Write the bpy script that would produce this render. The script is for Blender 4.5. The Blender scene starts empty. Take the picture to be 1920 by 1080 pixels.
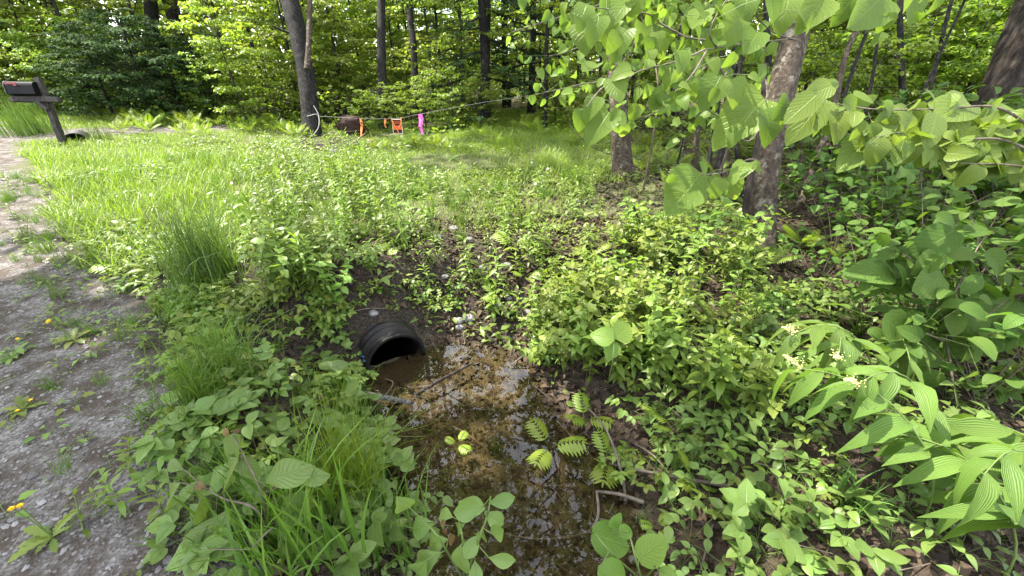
import bpy, math, random
import numpy as np
rng = np.random.default_rng(11)
random.seed(5)
S = bpy.context.scene
COL = S.collection
PI = math.pi
R = math.radians

# ------------------------------------------------------------------ camera
F, PITCH, H = 780.0, R(28.5), 1.45
SP, CP = math.sin(PITCH), math.cos(PITCH)
def ray(px, py):
    u, d = (540.0 - py) / F, (px - 960.0) / F
    return np.array([d, CP + u * SP, -SP + u * CP])
CAM = np.array([0.0, 0.0, H])
def P(px, py, Z):
    return CAM + ray(px, py) * Z
def proj(x, y, z):
    Z = y * CP - (z - H) * SP
    Zs = np.where(Z > .05, Z, .05)
    return 960 + F * x / Zs, 540 - F * (y * SP + (z - H) * CP) / Zs, Z
def plane(px, py, z):
    d = ray(px, py)
    return CAM + d * ((z - H) / d[2])

# ------------------------------------------------------------------ noise and terrain
def _h(ix, iy, seed):
    n = (ix.astype(np.int64) * 374761393 + iy.astype(np.int64) * 668265263 + seed * 974634777) & 0x7fffffff
    n = ((n ^ (n >> 13)) * 1274126177) & 0x7fffffff
    return ((n ^ (n >> 16)) & 0xffff) / 65535.0
def vn(x, y, seed=0):
    x = np.asarray(x, float); y = np.asarray(y, float)
    ix, iy = np.floor(x), np.floor(y)
    fx, fy = x - ix, y - iy
    fx, fy = fx * fx * (3 - 2 * fx), fy * fy * (3 - 2 * fy)
    a, b = _h(ix, iy, seed), _h(ix + 1, iy, seed)
    c, d = _h(ix, iy + 1, seed), _h(ix + 1, iy + 1, seed)
    return (a + (b - a) * fx) * (1 - fy) + (c + (d - c) * fx) * fy
def fbm(x, y, seed=0):
    return (vn(x, y, seed) + .5 * vn(x * 2.1, y * 2.1, seed + 1) + .25 * vn(x * 4.3, y * 4.3, seed + 2)) / 1.75
def sst(t):
    t = np.clip(t, 0, 1); return t * t * (3 - 2 * t)

WL = -.46
POOLPX = [(655, 722), (705, 690), (760, 668), (800, 652), (860, 653), (930, 668), (985, 700), (1005, 760), (1045, 800), (1090, 850),
          (1135, 910), (1165, 980), (1200, 1080), (1300, 1300), (860, 1300), (850, 1080), (800, 990), (742, 910), (712, 830), (690, 770)]
POOL = np.array([plane(a, b, WL)[:2] for a, b in POOLPX])
def sd_poly(poly, x, y):
    n = len(poly); d = np.full(x.shape, 1e9); ins = np.zeros(x.shape, bool)
    for i in range(n):
        ax, ay = poly[i]; bx, by = poly[(i + 1) % n]
        ex, ey = bx - ax, by - ay
        t = np.clip(((x - ax) * ex + (y - ay) * ey) / (ex * ex + ey * ey), 0, 1)
        d = np.minimum(d, np.hypot(x - ax - t * ex, y - ay - t * ey))
        c = ((ay > y) != (by > y)) & (x < (bx - ax) * (y - ay) / (by - ay + 1e-12) + ax)
        ins ^= c
    return np.where(ins, -d, d)
# culvert pipe: mouth centre, axis into the bank
PR = .225
PC = P(744, 678, 3.02); PC[2] = WL + .01
PA = np.array([-.55, .83, .0]); PA /= np.linalg.norm(PA)

def in_pipe(x, y):
    ax = (x - PC[0]) * PA[0] + (y - PC[1]) * PA[1]; lat = -(x - PC[0]) * PA[1] + (y - PC[1]) * PA[0]
    return (np.abs(lat) < PR + .04) & (ax > -.12) & (ax < .30)
def base_h(x, y):
    z = .055 * np.clip(-x - 5, 0, 6) * sst((y - 1) / 5) - .024 * np.clip(y - 4.2, 0, 8)
    z = z + .03 * np.clip(x - 2, 0, 12)
    z = z + .10 * (fbm(x * .35, y * .35, 3) - .5) + .05 * (fbm(x * 1.3, y * 1.3, 8) - .5)
    return z
def hz(x, y):
    x = np.asarray(x, float); y = np.asarray(y, float)
    sd = sd_poly(POOL, x, y)
    b = base_h(x, y)
    side = sst((x + .9 - (y - 1.5) * -.2) / .8)          # narrow bank by the road, gentle slope on the right
    w = .62 + .55 * side
    t = sst(np.clip(sd, 0, 9) / w)
    out = WL - .012 + (b - WL + .012) * t
    inn = WL - .012 - np.minimum(.075, .35 * np.abs(sd)) + .02 * (fbm(x * 5, y * 5, 21) - .5)
    z = np.where(sd > 0, out, inn)
    ax = (x - PC[0]) * PA[0] + (y - PC[1]) * PA[1]
    lat = np.abs(-(x - PC[0]) * PA[1] + (y - PC[1]) * PA[0])
    z = z + .22 * np.exp(-((ax - .46) / .27) ** 2) * np.exp(-(lat / .4) ** 2)
    trench = (1 - sst((ax - .14) / .14)) * (1 - sst((lat - PR * .7) / .12)) * sst((ax + .2) / .2)
    z = z * (1 - trench) + np.minimum(z, WL + .05) * trench
    z = z + .018 * (fbm(x * 6, y * 6, 31) - .5) * sst(sd / .2)
    return z
def at(px, py):
    d = ray(px, py)
    t = np.geomspace(.6, 70, 2600)
    p = CAM[None] + d[None] * t[:, None]
    below = p[:, 2] < hz(p[:, 0], p[:, 1])
    i = int(np.argmax(below)) if below.any() else len(t) - 1
    q = p[i].copy(); q[2] = float(hz(q[0:1], q[1:2])[0])
    return q
EDGEPX = [(345, 1200), (330, 1080), (318, 900), (296, 760), (240, 640), (190, 560), (120, 470), (82, 400), (52, 340), (36, 305), (16, 275)]
EDGE = np.array([at(a, b)[:2] for a, b in EDGEPX])
EDGE = np.vstack([[EDGE[0] + (EDGE[0] - EDGE[1]) / np.linalg.norm(EDGE[0] - EDGE[1]) * 40], EDGE,
                  [EDGE[-1] + (EDGE[-1] - EDGE[-3]) / np.linalg.norm(EDGE[-1] - EDGE[-3]) * 60]])
def sd_road(x, y):       # > 0 on the verge, < 0 on the road
    x = np.asarray(x, float); y = np.asarray(y, float)
    best = np.full(x.shape, 1e9); sgn = np.ones(x.shape)
    for i in range(len(EDGE) - 1):
        (ax, ay), (bx, by) = EDGE[i], EDGE[i + 1]
        ex, ey = bx - ax, by - ay
        t = np.clip(((x - ax) * ex + (y - ay) * ey) / (ex * ex + ey * ey), 0, 1)
        d = np.hypot(x - ax - t * ex, y - ay - t * ey)
        c = ex * (y - ay) - ey * (x - ax)
        up = d < best
        best = np.where(up, d, best); sgn = np.where(up, np.where(c > 0, -1, 1), sgn)
    return best * sgn
DRIVE = np.array([at(a, b)[:2] for a, b in [(-260, 262), (20, 247), (120, 243), (230, 239), (420, 235), (420, 246), (230, 252), (120, 259), (20, 270), (-260, 300)]])

# ------------------------------------------------------------------ mesh accumulator
class MB:
    def __init__(s): s.V = []; s.F = []; s.UV = []; s.T = []; s.M = []; s.n = 0
    def add(s, V, F, UV=None, tint=.5, mat=0):
        V = np.asarray(V, float).reshape(-1, 3); F = np.asarray(F, int)
        s.V.append(V); s.F.append(F + s.n)
        s.UV.append(np.zeros((len(V), 2)) if UV is None else np.asarray(UV, float))
        s.T.append(np.broadcast_to(np.asarray(tint, float), (len(V),)))
        s.M.append(np.full(len(F), mat)); s.n += len(V)
    def mesh(s, name, mats, smooth=True):
        me = bpy.data.meshes.new(name)
        V = np.concatenate(s.V); UV = np.concatenate(s.UV); T = np.concatenate(s.T)
        loops = np.concatenate([f.ravel() for f in s.F])
        tot = np.concatenate([np.full(len(f), f.shape[1]) for f in s.F])
        me.vertices.add(len(V)); me.vertices.foreach_set('co', V.astype(np.float32).ravel())
        me.loops.add(len(loops)); me.loops.foreach_set('vertex_index', loops.astype(np.int32))
        me.polygons.add(len(tot))
        me.polygons.foreach_set('loop_start', np.concatenate([[0], np.cumsum(tot)[:-1]]).astype(np.int32))
        me.polygons.foreach_set('loop_total', tot.astype(np.int32))
        me.polygons.foreach_set('material_index', np.concatenate(s.M).astype(np.int32))
        me.polygons.foreach_set('use_smooth', np.full(len(tot), smooth))
        me.update(calc_edges=True)
        me.uv_layers.new(name='UVMap').data.foreach_set('uv', UV[loops].astype(np.float32).ravel())
        me.attributes.new('tint', 'FLOAT', 'POINT').data.foreach_set('value', T.astype(np.float32))
        for m in (mats if isinstance(mats, (list, tuple)) else [mats]): me.materials.append(m)
        return me

def nrm(a):
    a = np.asarray(a, float); return a / np.maximum(np.linalg.norm(a, axis=-1, keepdims=True), 1e-9)
def leaf_t(shape='ovate', n=4, wr=.5, fold=.25, curl=.25, tooth=0., wave=0., twist=0., bend=0.):
    t = np.linspace(0, 1, n + 1)
    w = {'ovate': np.sin(PI * t ** .68) ** .85, 'disc': np.sin(PI * np.clip(t * .96 + .03, 0, 1) ** .78) ** .62, 'cordate': np.sin(PI * np.clip(t * .95 + .05, 0, 1) ** .62) ** .66,
         'lance': np.sin(PI * t ** .8) ** 1.0, 'round': np.sqrt(np.clip(1 - (2 * t - 1) ** 2, 0, 1)),
         'obovate': np.sin(PI * t ** 1.35) ** .8, 'blade': np.clip(1.0 - t ** 2.2, 0, 1) * (.75 + .25 * np.sin(PI * t))}[shape]
    w = np.maximum(w, .03) * wr * .5
    if tooth: w = w * (1 + tooth * np.where(np.arange(n + 1) % 2, 1, -1))
    V, UV = [], []
    for i in range(n + 1):
        c = -curl * t[i] ** 2
        y = t[i] * (1 - .25 * abs(curl) * t[i])
        zz = fold * w[i]
        wv = wave * wr * math.sin(i * 2.1)
        tw = twist * w[i] * t[i]; bx = bend * t[i] ** 2
        V += [(bx - w[i], y, c + zz + wv + tw), (bx, y, c), (bx + w[i], y, c + zz - wv * .8 - tw)]
        UV += [(0, t[i]), (.5, t[i]), (1, t[i])]
    Fq = []
    for i in range(n):
        a = 3 * i
        Fq += [(a, a + 1, a + 4, a + 3), (a + 1, a + 2, a + 5, a + 4)]
    return np.array(V), np.array(Fq), np.array(UV)
_vr = np.random.default_rng(99)
def variants_t(shape, n, wr, fold, curl, tooth=0., wave=0., m=6):
    r = np.random.default_rng(n * 7 + int(wr * 100))
    return [leaf_t(shape, n, wr * r.uniform(.88, 1.12), fold * r.uniform(.2, 1.9), curl * r.uniform(.2, 2.0) if k else -.1, tooth, wave + .012 * r.random(), r.uniform(-.9, .9), r.uniform(-.09, .09)) for k in range(m)]
def inst(mb, tm, pos, ydir, up, scale, tint=.5, mat=0):
    if isinstance(tm, list):
        pos = np.atleast_2d(pos); N = len(pos); w = _vr.integers(0, len(tm), N)
        yd = np.broadcast_to(np.asarray(ydir, float), (N, 3)); uu = np.broadcast_to(np.asarray(up, float), (N, 3))
        sc = np.broadcast_to(np.asarray(scale, float), (N,)); ti = np.broadcast_to(np.asarray(tint, float), (N,))
        for k in range(len(tm)):
            q = w == k
            if q.any(): inst(mb, tm[k], pos[q], yd[q], uu[q], sc[q], ti[q], mat)
        return
    V, Fq, UV = tm
    pos = np.atleast_2d(pos); N = len(pos)
    if not N: return
    y = nrm(np.broadcast_to(np.asarray(ydir, float), (N, 3)))
    up = np.broadcast_to(np.asarray(up, float), (N, 3))
    x = np.cross(y, up); bad = np.linalg.norm(x, axis=1) < 1e-4
    x = np.where(bad[:, None], np.cross(y, [1, .2, .1]), x); x = nrm(x)
    z = np.cross(x, y)
    s = np.broadcast_to(np.asarray(scale, float).reshape(-1, 1) if np.ndim(scale) < 2 else scale, (N, 1 if np.ndim(scale) < 2 else 3))
    if s.shape[1] == 1: s = np.repeat(s, 3, 1)
    W = pos[:, None] + (V[None, :, 0:1] * s[:, None, 0:1]) * x[:, None] + (V[None, :, 1:2] * s[:, None, 1:2]) * y[:, None] + (V[None, :, 2:3] * s[:, None, 2:3]) * z[:, None]
    n = len(V)
    FF = (Fq[None] + (np.arange(N) * n)[:, None, None]).reshape(-1, Fq.shape[1])
    tt = np.repeat(np.broadcast_to(np.asarray(tint, float), (N,)), n)
    mb.add(W.reshape(-1, 3), FF, np.tile(UV, (N, 1)), tt, mat)
def tube(mb, pts, rad, sides=6, tint=.5, mat=0, rough=0., seed=0, cap=True):
    pts = np.asarray(pts, float); n = len(pts)
    rad = np.broadcast_to(np.asarray(rad, float), (n,))
    tg = nrm(np.gradient(pts, axis=0))
    ref = np.array([.31, .87, .39]) if abs(tg[0] @ np.array([.31, .87, .39])) < .8 else np.array([1., 0, 0])
    a = nrm(np.cross(tg, ref)); b = np.cross(tg, a)
    th = np.arange(sides) / sides * 2 * PI
    ln = np.concatenate([[0], np.cumsum(np.linalg.norm(np.diff(pts, axis=0), axis=1))])
    r = rad[:, None] * np.ones(sides)[None]
    if rough:
        cth, lz = np.meshgrid(np.arange(sides), ln)
        r = r * (1 + rough * (vn(cth * .9 + seed, lz * 9, seed) - .5) + rough * .8 * (vn(cth * .35 + seed, lz * 2.2, seed + 4) - .5))
    V = pts[:, None] + r[..., None] * (np.cos(th)[None, :, None] * a[:, None] + np.sin(th)[None, :, None] * b[:, None])
    V = V.reshape(-1, 3)
    Fq = []
    for i in range(n - 1):
        for k in range(sides):
            k2 = (k + 1) % sides
            Fq.append((i * sides + k, i * sides + k2, (i + 1) * sides + k2, (i + 1) * sides + k))
    UV = np.stack([np.tile(th / 2 / PI, n), np.repeat(ln, sides)], 1)
    mb.add(V, Fq, UV, tint, mat)
    if cap:
        for i, fl in ((0, 1), (n - 1, 0)):
            idx = list(range(i * sides, i * sides + sides))
            c = len(V)
            mb.add(np.vstack([V[idx], pts[i]]), [(k, (k + 1) % sides, sides) if fl == 0 else ((k + 1) % sides, k, sides) for k in range(sides)], None, tint, mat)
def box(mb, c, ax, size, mat=0, tint=.5):
    ax = np.asarray(ax, float); s = np.asarray(size) / 2
    V = [np.asarray(c) + sx * s[0] * ax[0] + sy * s[1] * ax[1] + sz * s[2] * ax[2] for sx in (-1, 1) for sy in (-1, 1) for sz in (-1, 1)]
    mb.add(V, [(0, 1, 3, 2), (4, 6, 7, 5), (0, 4, 5, 1), (2, 3, 7, 6), (0, 2, 6, 4), (1, 5, 7, 3)], None, tint, mat)
def bez(pts, n):
    """smooth curve through points"""
    pts = np.asarray(pts, float); m = len(pts)
    out = []
    for i in range(m - 1):
        p0, p1, p2, p3 = pts[max(i - 1, 0)], pts[i], pts[i + 1], pts[min(i + 2, m - 1)]
        for t in np.linspace(0, 1, n, endpoint=False):
            out.append(.5 * ((2 * p1) + (-p0 + p2) * t + (2 * p0 - 5 * p1 + 4 * p2 - p3) * t * t + (-p0 + 3 * p1 - 3 * p2 + p3) * t ** 3))
    out.append(pts[-1]); return np.array(out)
_ico = {}
def ico(k):
    if k not in _ico:
        import bmesh
        bm = bmesh.new(); bmesh.ops.create_icosphere(bm, subdivisions=k, radius=1)
        bm.verts.ensure_lookup_table()
        _ico[k] = (np.array([v.co[:] for v in bm.verts]), np.array([[v.index for v in f.verts] for f in bm.faces])); bm.free()
    return _ico[k]

# ------------------------------------------------------------------ objects
def tag(o, label=None, cat=None, group=None, kind=None):
    if label: o['label'] = label
    if cat: o['category'] = cat
    if group: o['group'] = group
    if kind: o['kind'] = kind
    return o
def link(name, data, parent=None, loc=None):
    o = bpy.data.objects.new(name, data); COL.objects.link(o)
    if parent: o.parent = parent
    if loc is not None: o.location = [float(q) for q in loc]
    return o
def spawn(name, parts, loc, rot=(0, 0, 0), scale=1., label=None, cat=None, group=None):
    """parts: list of (part name, mesh); one mesh makes a plain object, several make an Empty with children"""
    if len(parts) == 1: o = link(name, parts[0][1])
    else:
        o = link(name, None)
        o.empty_display_size = .05
        for pn, me in parts: link(pn, me, o)
    o.location = [float(q) for q in loc]; o.rotation_euler = rot
    o.scale = (scale,) * 3 if np.ndim(scale) == 0 else scale
    return tag(o, label, cat, group)

# ------------------------------------------------------------------ materials
def newmat(name):
    m = bpy.data.materials.new(name); m.use_nodes = True
    nt = m.node_tree; nt.nodes.clear()
    return m, nt, nt.nodes.new('ShaderNodeOutputMaterial')
def nd(nt, t, **kw):
    n = nt.nodes.new(t)
    for k, v in kw.items():
        if k in n.inputs: n.inputs[k].default_value = v
        else: setattr(n, k, v)
    return n
def mathn(nt, op, a, b=None, c=None):
    n = nt.nodes.new('ShaderNodeMath'); n.operation = op
    for i, v in enumerate((a, b, c)):
        if v is None: continue
        if isinstance(v, (int, float)): n.inputs[i].default_value = v
        else: nt.links.new(v, n.inputs[i])
    return n.outputs[0]
def mixc(nt, fac, a, b, mode='MIX'):
    n = nt.nodes.new('ShaderNodeMix'); n.data_type = 'RGBA'; n.blend_type = mode
    for sock, v in ((n.inputs[0], fac), (n.inputs[6], a), (n.inputs[7], b)):
        if isinstance(v, (int, float)): sock.default_value = v
        elif isinstance(v, tuple): sock.default_value = (*v, 1)[:4]
        else: nt.links.new(v, sock)
    return n.outputs[2]
def noise(nt, scale, vec=None, detail=3, rough=.55):
    n = nd(nt, 'ShaderNodeTexNoise', Scale=scale, Detail=detail, Roughness=rough)
    if vec is not None: nt.links.new(vec, n.inputs['Vector'])
    return n.outputs['Fac']
def ramp(nt, fac, stops):
    n = nt.nodes.new('ShaderNodeValToRGB'); cr = n.color_ramp
    while len(cr.elements) < len(stops): cr.elements.new(.5)
    for e, (p, c) in zip(cr.elements, stops):
        e.position = p; e.color = (*c, 1) if len(c) == 3 else c
    nt.links.new(fac, n.inputs[0]); return n.outputs[0]
def leafmat(name, c1, c2, tr=.4, veins=None, rough=.42, spec=.35, hue=.012):
    m, nt, out = newmat(name)
    at_ = nd(nt, 'ShaderNodeAttribute', attribute_name='tint')
    col = mixc(nt, at_.outputs['Fac'], c1, c2)
    oi = nt.nodes.new('ShaderNodeObjectInfo')
    hs = nt.nodes.new('ShaderNodeHueSaturation')
    nt.links.new(mathn(nt, 'MULTIPLY_ADD', oi.outputs['Random'], 2 * hue, .5 - hue), hs.inputs['Hue'])
    nt.links.new(mathn(nt, 'MULTIPLY_ADD', oi.outputs['Random'], .4, .8), hs.inputs['Value'])
    nt.links.new(col, hs.inputs['Color']); col = hs.outputs[0]
    pr = nd(nt, 'ShaderNodeBsdfPrincipled', Roughness=rough)
    pr.inputs['Specular IOR Level'].default_value = spec
    if veins:
        tc = nt.nodes.new('ShaderNodeTexCoord'); sx = nt.nodes.new('ShaderNodeSeparateXYZ')
        nt.links.new(tc.outputs['UV'], sx.inputs[0])
        au = mathn(nt, 'ABSOLUTE', mathn(nt, 'SUBTRACT', sx.outputs[0], .5))
        if veins == 'pinnate':
            ph = mathn(nt, 'SUBTRACT', mathn(nt, 'MULTIPLY', sx.outputs[1], 8.), mathn(nt, 'MULTIPLY', au, 6.))
        else:
            ph = mathn(nt, 'MULTIPLY', au, 9.)
        w = mathn(nt, 'ABSOLUTE', mathn(nt, 'SUBTRACT', mathn(nt, 'FRACT', ph), .5))      # 0 on a vein
        wide = .5 if veins == 'parallel' else .14
        line = mathn(nt, 'SUBTRACT', 1., mathn(nt, 'MINIMUM', mathn(nt, 'DIVIDE', w, wide), 1.))
        mid = mathn(nt, 'SUBTRACT', 1., mathn(nt, 'MINIMUM', mathn(nt, 'DIVIDE', au, .035), 1.))
        vein = mathn(nt, 'MAXIMUM', line, mid)
        col = mixc(nt, mathn(nt, 'MULTIPLY', vein, .3), col, (min(1, c2[0] * 1.7), min(1, c2[1] * 1.45), c2[2] * 1.6))
        blo = noise(nt, 18., tc.outputs['UV'], 2)
        col = mixc(nt, mathn(nt, 'MULTIPLY', blo, .35), col, (c1[0] * .75, c1[1] * .8, c1[2] * .7))
        spot = ramp(nt, noise(nt, 7., nt.nodes.new('ShaderNodeNewGeometry').outputs['Position'], 2), [(.70, (0, 0, 0)), (.78, (1, 1, 1))])
        col = mixc(nt, mathn(nt, 'MULTIPLY', spot, .35), col, (.16, .13, .03))
        bu = nd(nt, 'ShaderNodeBump', Strength=.6, Distance=.004)
        nt.links.new(mathn(nt, 'SUBTRACT', 1., vein), bu.inputs['Height'])
        nt.links.new(bu.outputs[0], pr.inputs['Normal'])
    nt.links.new(col, pr.inputs['Base Color'])
    trn = nt.nodes.new('ShaderNodeBsdfTranslucent')
    nt.links.new(mixc(nt, 1., col, (1.2, 1.25, .6), 'MULTIPLY'), trn.inputs[0])
    mx = nd(nt, 'ShaderNodeMixShader'); mx.inputs[0].default_value = tr
    nt.links.new(pr.outputs[0], mx.inputs[1]); nt.links.new(trn.outputs[0], mx.inputs[2])
    nt.links.new(mx.outputs[0], out.inputs[0])
    return m
def plain(name, c, rough=.7, spec=.3, metal=0., var=None, scale=20., bump=0., bscale=60.):
    m, nt, out = newmat(name)
    pr = nd(nt, 'ShaderNodeBsdfPrincipled', Roughness=rough, Metallic=metal)
    pr.inputs['Specular IOR Level'].default_value = spec
    tc = nt.nodes.new('ShaderNodeTexCoord')
    if var: nt.links.new(mixc(nt, ramp(nt, noise(nt, scale, tc.outputs['Object'], 4), [(.35, (0, 0, 0)), (.65, (1, 1, 1))]), c, var), pr.inputs['Base Color'])
    else: pr.inputs['Base Color'].default_value = (*c, 1)
    if bump:
        b = nd(nt, 'ShaderNodeBump', Strength=bump, Distance=.01)
        nt.links.new(noise(nt, bscale, tc.outputs['Object'], 4), b.inputs['Height']); nt.links.new(b.outputs[0], pr.inputs['Normal'])
    nt.links.new(pr.outputs[0], out.inputs[0]); return m
def barkmat(name, c1, c2, c3, stretch=.18, scale=28., lichen=None):
    m, nt, out = newmat(name)
    tc = nt.nodes.new('ShaderNodeTexCoord')
    mp = nt.nodes.new('ShaderNodeMapping'); mp.inputs['Scale'].default_value = (1, 1, stretch)
    nt.links.new(tc.outputs['Object'], mp.inputs[0])
    n1 = noise(nt, scale, mp.outputs[0], 6, .65)
    col = ramp(nt, n1, [(.34, c1), (.52, c2), (.68, c3)])
    if lichen:
        n2 = noise(nt, 11., tc.outputs['Object'], 5, .7)
        col = mixc(nt, ramp(nt, n2, [(.56, (0, 0, 0)), (.62, (1, 1, 1))]), col, lichen)
    pr = nd(nt, 'ShaderNodeBsdfPrincipled', Roughness=.85)
    pr.inputs['Specular IOR Level'].default_value = .2
    nt.links.new(col, pr.inputs['Base Color'])
    b = nd(nt, 'ShaderNodeBump', Strength=.9, Distance=.02)
    nt.links.new(n1, b.inputs['Height']); nt.links.new(b.outputs[0], pr.inputs['Normal'])
    nt.links.new(pr.outputs[0], out.inputs[0]); return m

M = {}
M['maple'] = leafmat('maple_leaf', (.11, .175, .022), (.215, .275, .042), .6)
M['bright'] = leafmat('young_leaf', (.15, .215, .028), (.26, .315, .055), .58)
M['hemlock'] = leafmat('needle', (.02, .045, .014), (.05, .088, .022), .3, rough=.75, spec=.08)
M['bass'] = leafmat('broad_leaf', (.11, .195, .034), (.195, .28, .055), .53, 'pinnate', spec=.2)
M['dog'] = leafmat('dogwood_leaf', (.12, .20, .032), (.22, .295, .06), .48, 'pinnate', spec=.25)
M['hobble'] = leafmat('shrub_leaf', (.06, .125, .02), (.12, .195, .036), .46, 'pinnate', rough=.55, spec=.2)
M['seal'] = leafmat('ribbed_leaf', (.08, .15, .026), (.13, .205, .042), .45, 'parallel', rough=.5, spec=.22)
M['sapl'] = leafmat('sapling_leaf', (.105, .175, .04), (.175, .25, .06), .38, 'pinnate', rough=.36)
M['herb'] = leafmat('herb_leaf', (.085, .145, .022), (.20, .26, .048), .45, hue=.025)
M['gold'] = leafmat('goldenrod_leaf', (.095, .155, .02), (.165, .23, .035), .45)
M['fern'] = leafmat('fern_leaf', (.14, .21, .022), (.23, .30, .04), .48)
M['grass'] = leafmat('grass_blade', (.06, .125, .018), (.145, .225, .03), .42, rough=.4)
M['tuss'] = leafmat('tussock_blade', (.06, .12, .022), (.14, .215, .045), .4, rough=.4)
M['lawn'] = leafmat('lawn_blade', (.10, .165, .018), (.205, .275, .032), .48)
M['red'] = leafmat('young_red_leaf', (.11, .055, .025), (.16, .10, .035), .35, 'pinnate')
M['litter'] = leafmat('dead_leaf', (.018, .012, .008), (.085, .06, .038), .1, rough=.75, spec=.15)
M['stem'] = plain('green_stem', (.09, .13, .03), .5)
M['twig'] = plain('brown_twig', (.075, .055, .04), .8, var=(.14, .11, .085), scale=30)
M['paletwig'] = plain('pale_twig', (.13, .105, .08), .8, var=(.07, .055, .042), scale=25)
M['driedwood'] = barkmat('weathered_wood', (.03, .028, .026), (.11, .10, .095), (.19, .18, .17), .1, 40)
M['barkdark'] = barkmat('dark_bark', (.004, .0035, .003), (.015, .013, .0115), (.05, .044, .039), .14, 34)
M['barkgrey'] = barkmat('grey_bark', (.018, .013, .009), (.058, .043, .030), (.10, .079, .058), .8, 24, (.155, .138, .108))
M['barkbrown'] = barkmat('brown_bark', (.009, .007, .006), (.032, .024, .019), (.065, .05, .04), .22, 26)
M['barkfar'] = barkmat('forest_bark', (.015, .013, .011), (.035, .03, .025), (.06, .053, .048), .3, 14)
M['plume'] = plain('cream_flower', (.50, .44, .18), .8)
M['yellow'] = plain('yellow_petal', (.85, .55, .01), .6)
M['puff'] = leafmat('seed_head', (.75, .75, .72), (.8, .8, .78), .4)
M['pipe'] = plain('black_plastic', (.006, .006, .007), .55, .22, var=(.022, .018, .014), scale=9, bump=.25)
M['pipein'] = plain('pipe_inside', (.006, .006, .006), .6)
M['blue'] = plain('blue_mark', (.05, .17, .32), .5)
M['stone'] = plain('pale_stone', (.09, .085, .08), .75, var=(.19, .18, .17), scale=18, bump=.4)
M['pebble'] = None
M['postwood'] = barkmat('grey_post_wood', (.014, .012, .01), (.035, .03, .026), (.065, .058, .05), .12, 40)
M['mailbox'] = plain('black_metal', (.003, .003, .0035), .55, .08)
M['maildoor'] = plain('mailbox_door_grey', (.035, .034, .033), .5, .2)  # lighter grey metal of the mailbox door
M['flagred'] = plain('red_flag', (.16, .018, .02), .6)
M['rope'] = plain('white_rope', (.32, .31, .27), .8)
M['orange'] = leafmat('orange_tape', (.85, .30, .07), (.9, .42, .14), .35)
M['pink'] = leafmat('pink_tape', (.80, .16, .62), (.85, .25, .68), .35)
M['signorange'] = plain('orange_sign', (.85, .12, .02), .5)
M['signblack'] = plain('black_print', (.015, .012, .012), .5)
M['signwhite'] = plain('white_border', (.75, .72, .68), .5)
M['rootball'] = plain('dead_root', (.010, .006, .005), .9, var=(.045, .02, .013), scale=25, bump=.8)

def ground_mat():
    m, nt, out = newmat('ground_soil')
    def A(n): return nd(nt, 'ShaderNodeAttribute', attribute_name=n).outputs['Fac']
    pos = nt.nodes.new('ShaderNodeNewGeometry').outputs['Position']
    n_f = noise(nt, 55., pos, 5, .7); n_m = noise(nt, 7., pos, 5, .6); n_l = noise(nt, 1.3, pos, 4)
    vo = nd(nt, 'ShaderNodeTexVoronoi', Scale=85.); nt.links.new(pos, vo.inputs['Vector'])
    vo2 = nd(nt, 'ShaderNodeTexVoronoi', Scale=32.); nt.links.new(pos, vo2.inputs['Vector'])
    soil = ramp(nt, n_f, [(.3, (.008, .006, .005)), (.5, (.028, .021, .015)), (.72, (.075, .055, .038))])
    leafy = mixc(nt, .6, soil, ramp(nt, vo2.outputs['Color'], [(.2, (.03, .019, .013)), (.6, (.055, .037, .025)), (.9, (.12, .085, .055))]))
    litter = mixc(nt, A('litter'), soil, leafy)
    sod = mixc(nt, n_f, (.04, .045, .016), (.11, .115, .045))
    c = mixc(nt, A('sod'), litter, sod)
    gr = ramp(nt, vo.outputs['Color'], [(.1, (.055, .047, .041)), (.5, (.115, .102, .094)), (.85, (.195, .179, .168))])
    gr = mixc(nt, ramp(nt, n_m, [(.42, (0, 0, 0)), (.58, (1, 1, 1))]), gr, (.050, .037, .028))
    gr = mixc(nt, ramp(nt, n_l, [(.45, (0, 0, 0)), (.7, (1, 1, 1))]), gr, (.17, .155, .15), 'MULTIPLY') if False else gr
    c = mixc(nt, A('gravel'), c, gr)
    mud = mixc(nt, n_m, (.032, .026, .014), (.082, .064, .036))
    mud = mixc(nt, ramp(nt, vo2.outputs['Distance'], [(.15, (0, 0, 0)), (.5, (1, 1, 1))]), mud, (.045, .034, .019))
    wet = A('wet')
    c = mixc(nt, wet, c, mud)
    pr = nd(nt, 'ShaderNodeBsdfPrincipled'); nt.links.new(c, pr.inputs['Base Color'])
    nt.links.new(mathn(nt, 'MULTIPLY_ADD', wet, -.35, .9), pr.inputs['Roughness'])
    pr.inputs['Specular IOR Level'].default_value = .25
    h = mathn(nt, 'ADD', mathn(nt, 'MULTIPLY', n_f, .6), mathn(nt, 'MULTIPLY', vo.outputs['Distance'], .8))
    b = nd(nt, 'ShaderNodeBump', Strength=.9, Distance=.012); nt.links.new(h, b.inputs['Height'])
    nt.links.new(b.outputs[0], pr.inputs['Normal']); nt.links.new(pr.outputs[0], out.inputs[0])
    return m
M['ground'] = ground_mat()
def pebble_mat():
    m, nt, out = newmat('road_pebble')
    a = nd(nt, 'ShaderNodeAttribute', attribute_name='tint')
    pr = nd(nt, 'ShaderNodeBsdfPrincipled', Roughness=.8)
    nt.links.new(ramp(nt, a.outputs['Fac'], [(0, (.05, .043, .04)), (.5, (.12, .109, .104)), (1, (.21, .197, .192))]), pr.inputs['Base Color'])
    nt.links.new(pr.outputs[0], out.inputs[0]); return m
M['pebble'] = pebble_mat()
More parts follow.
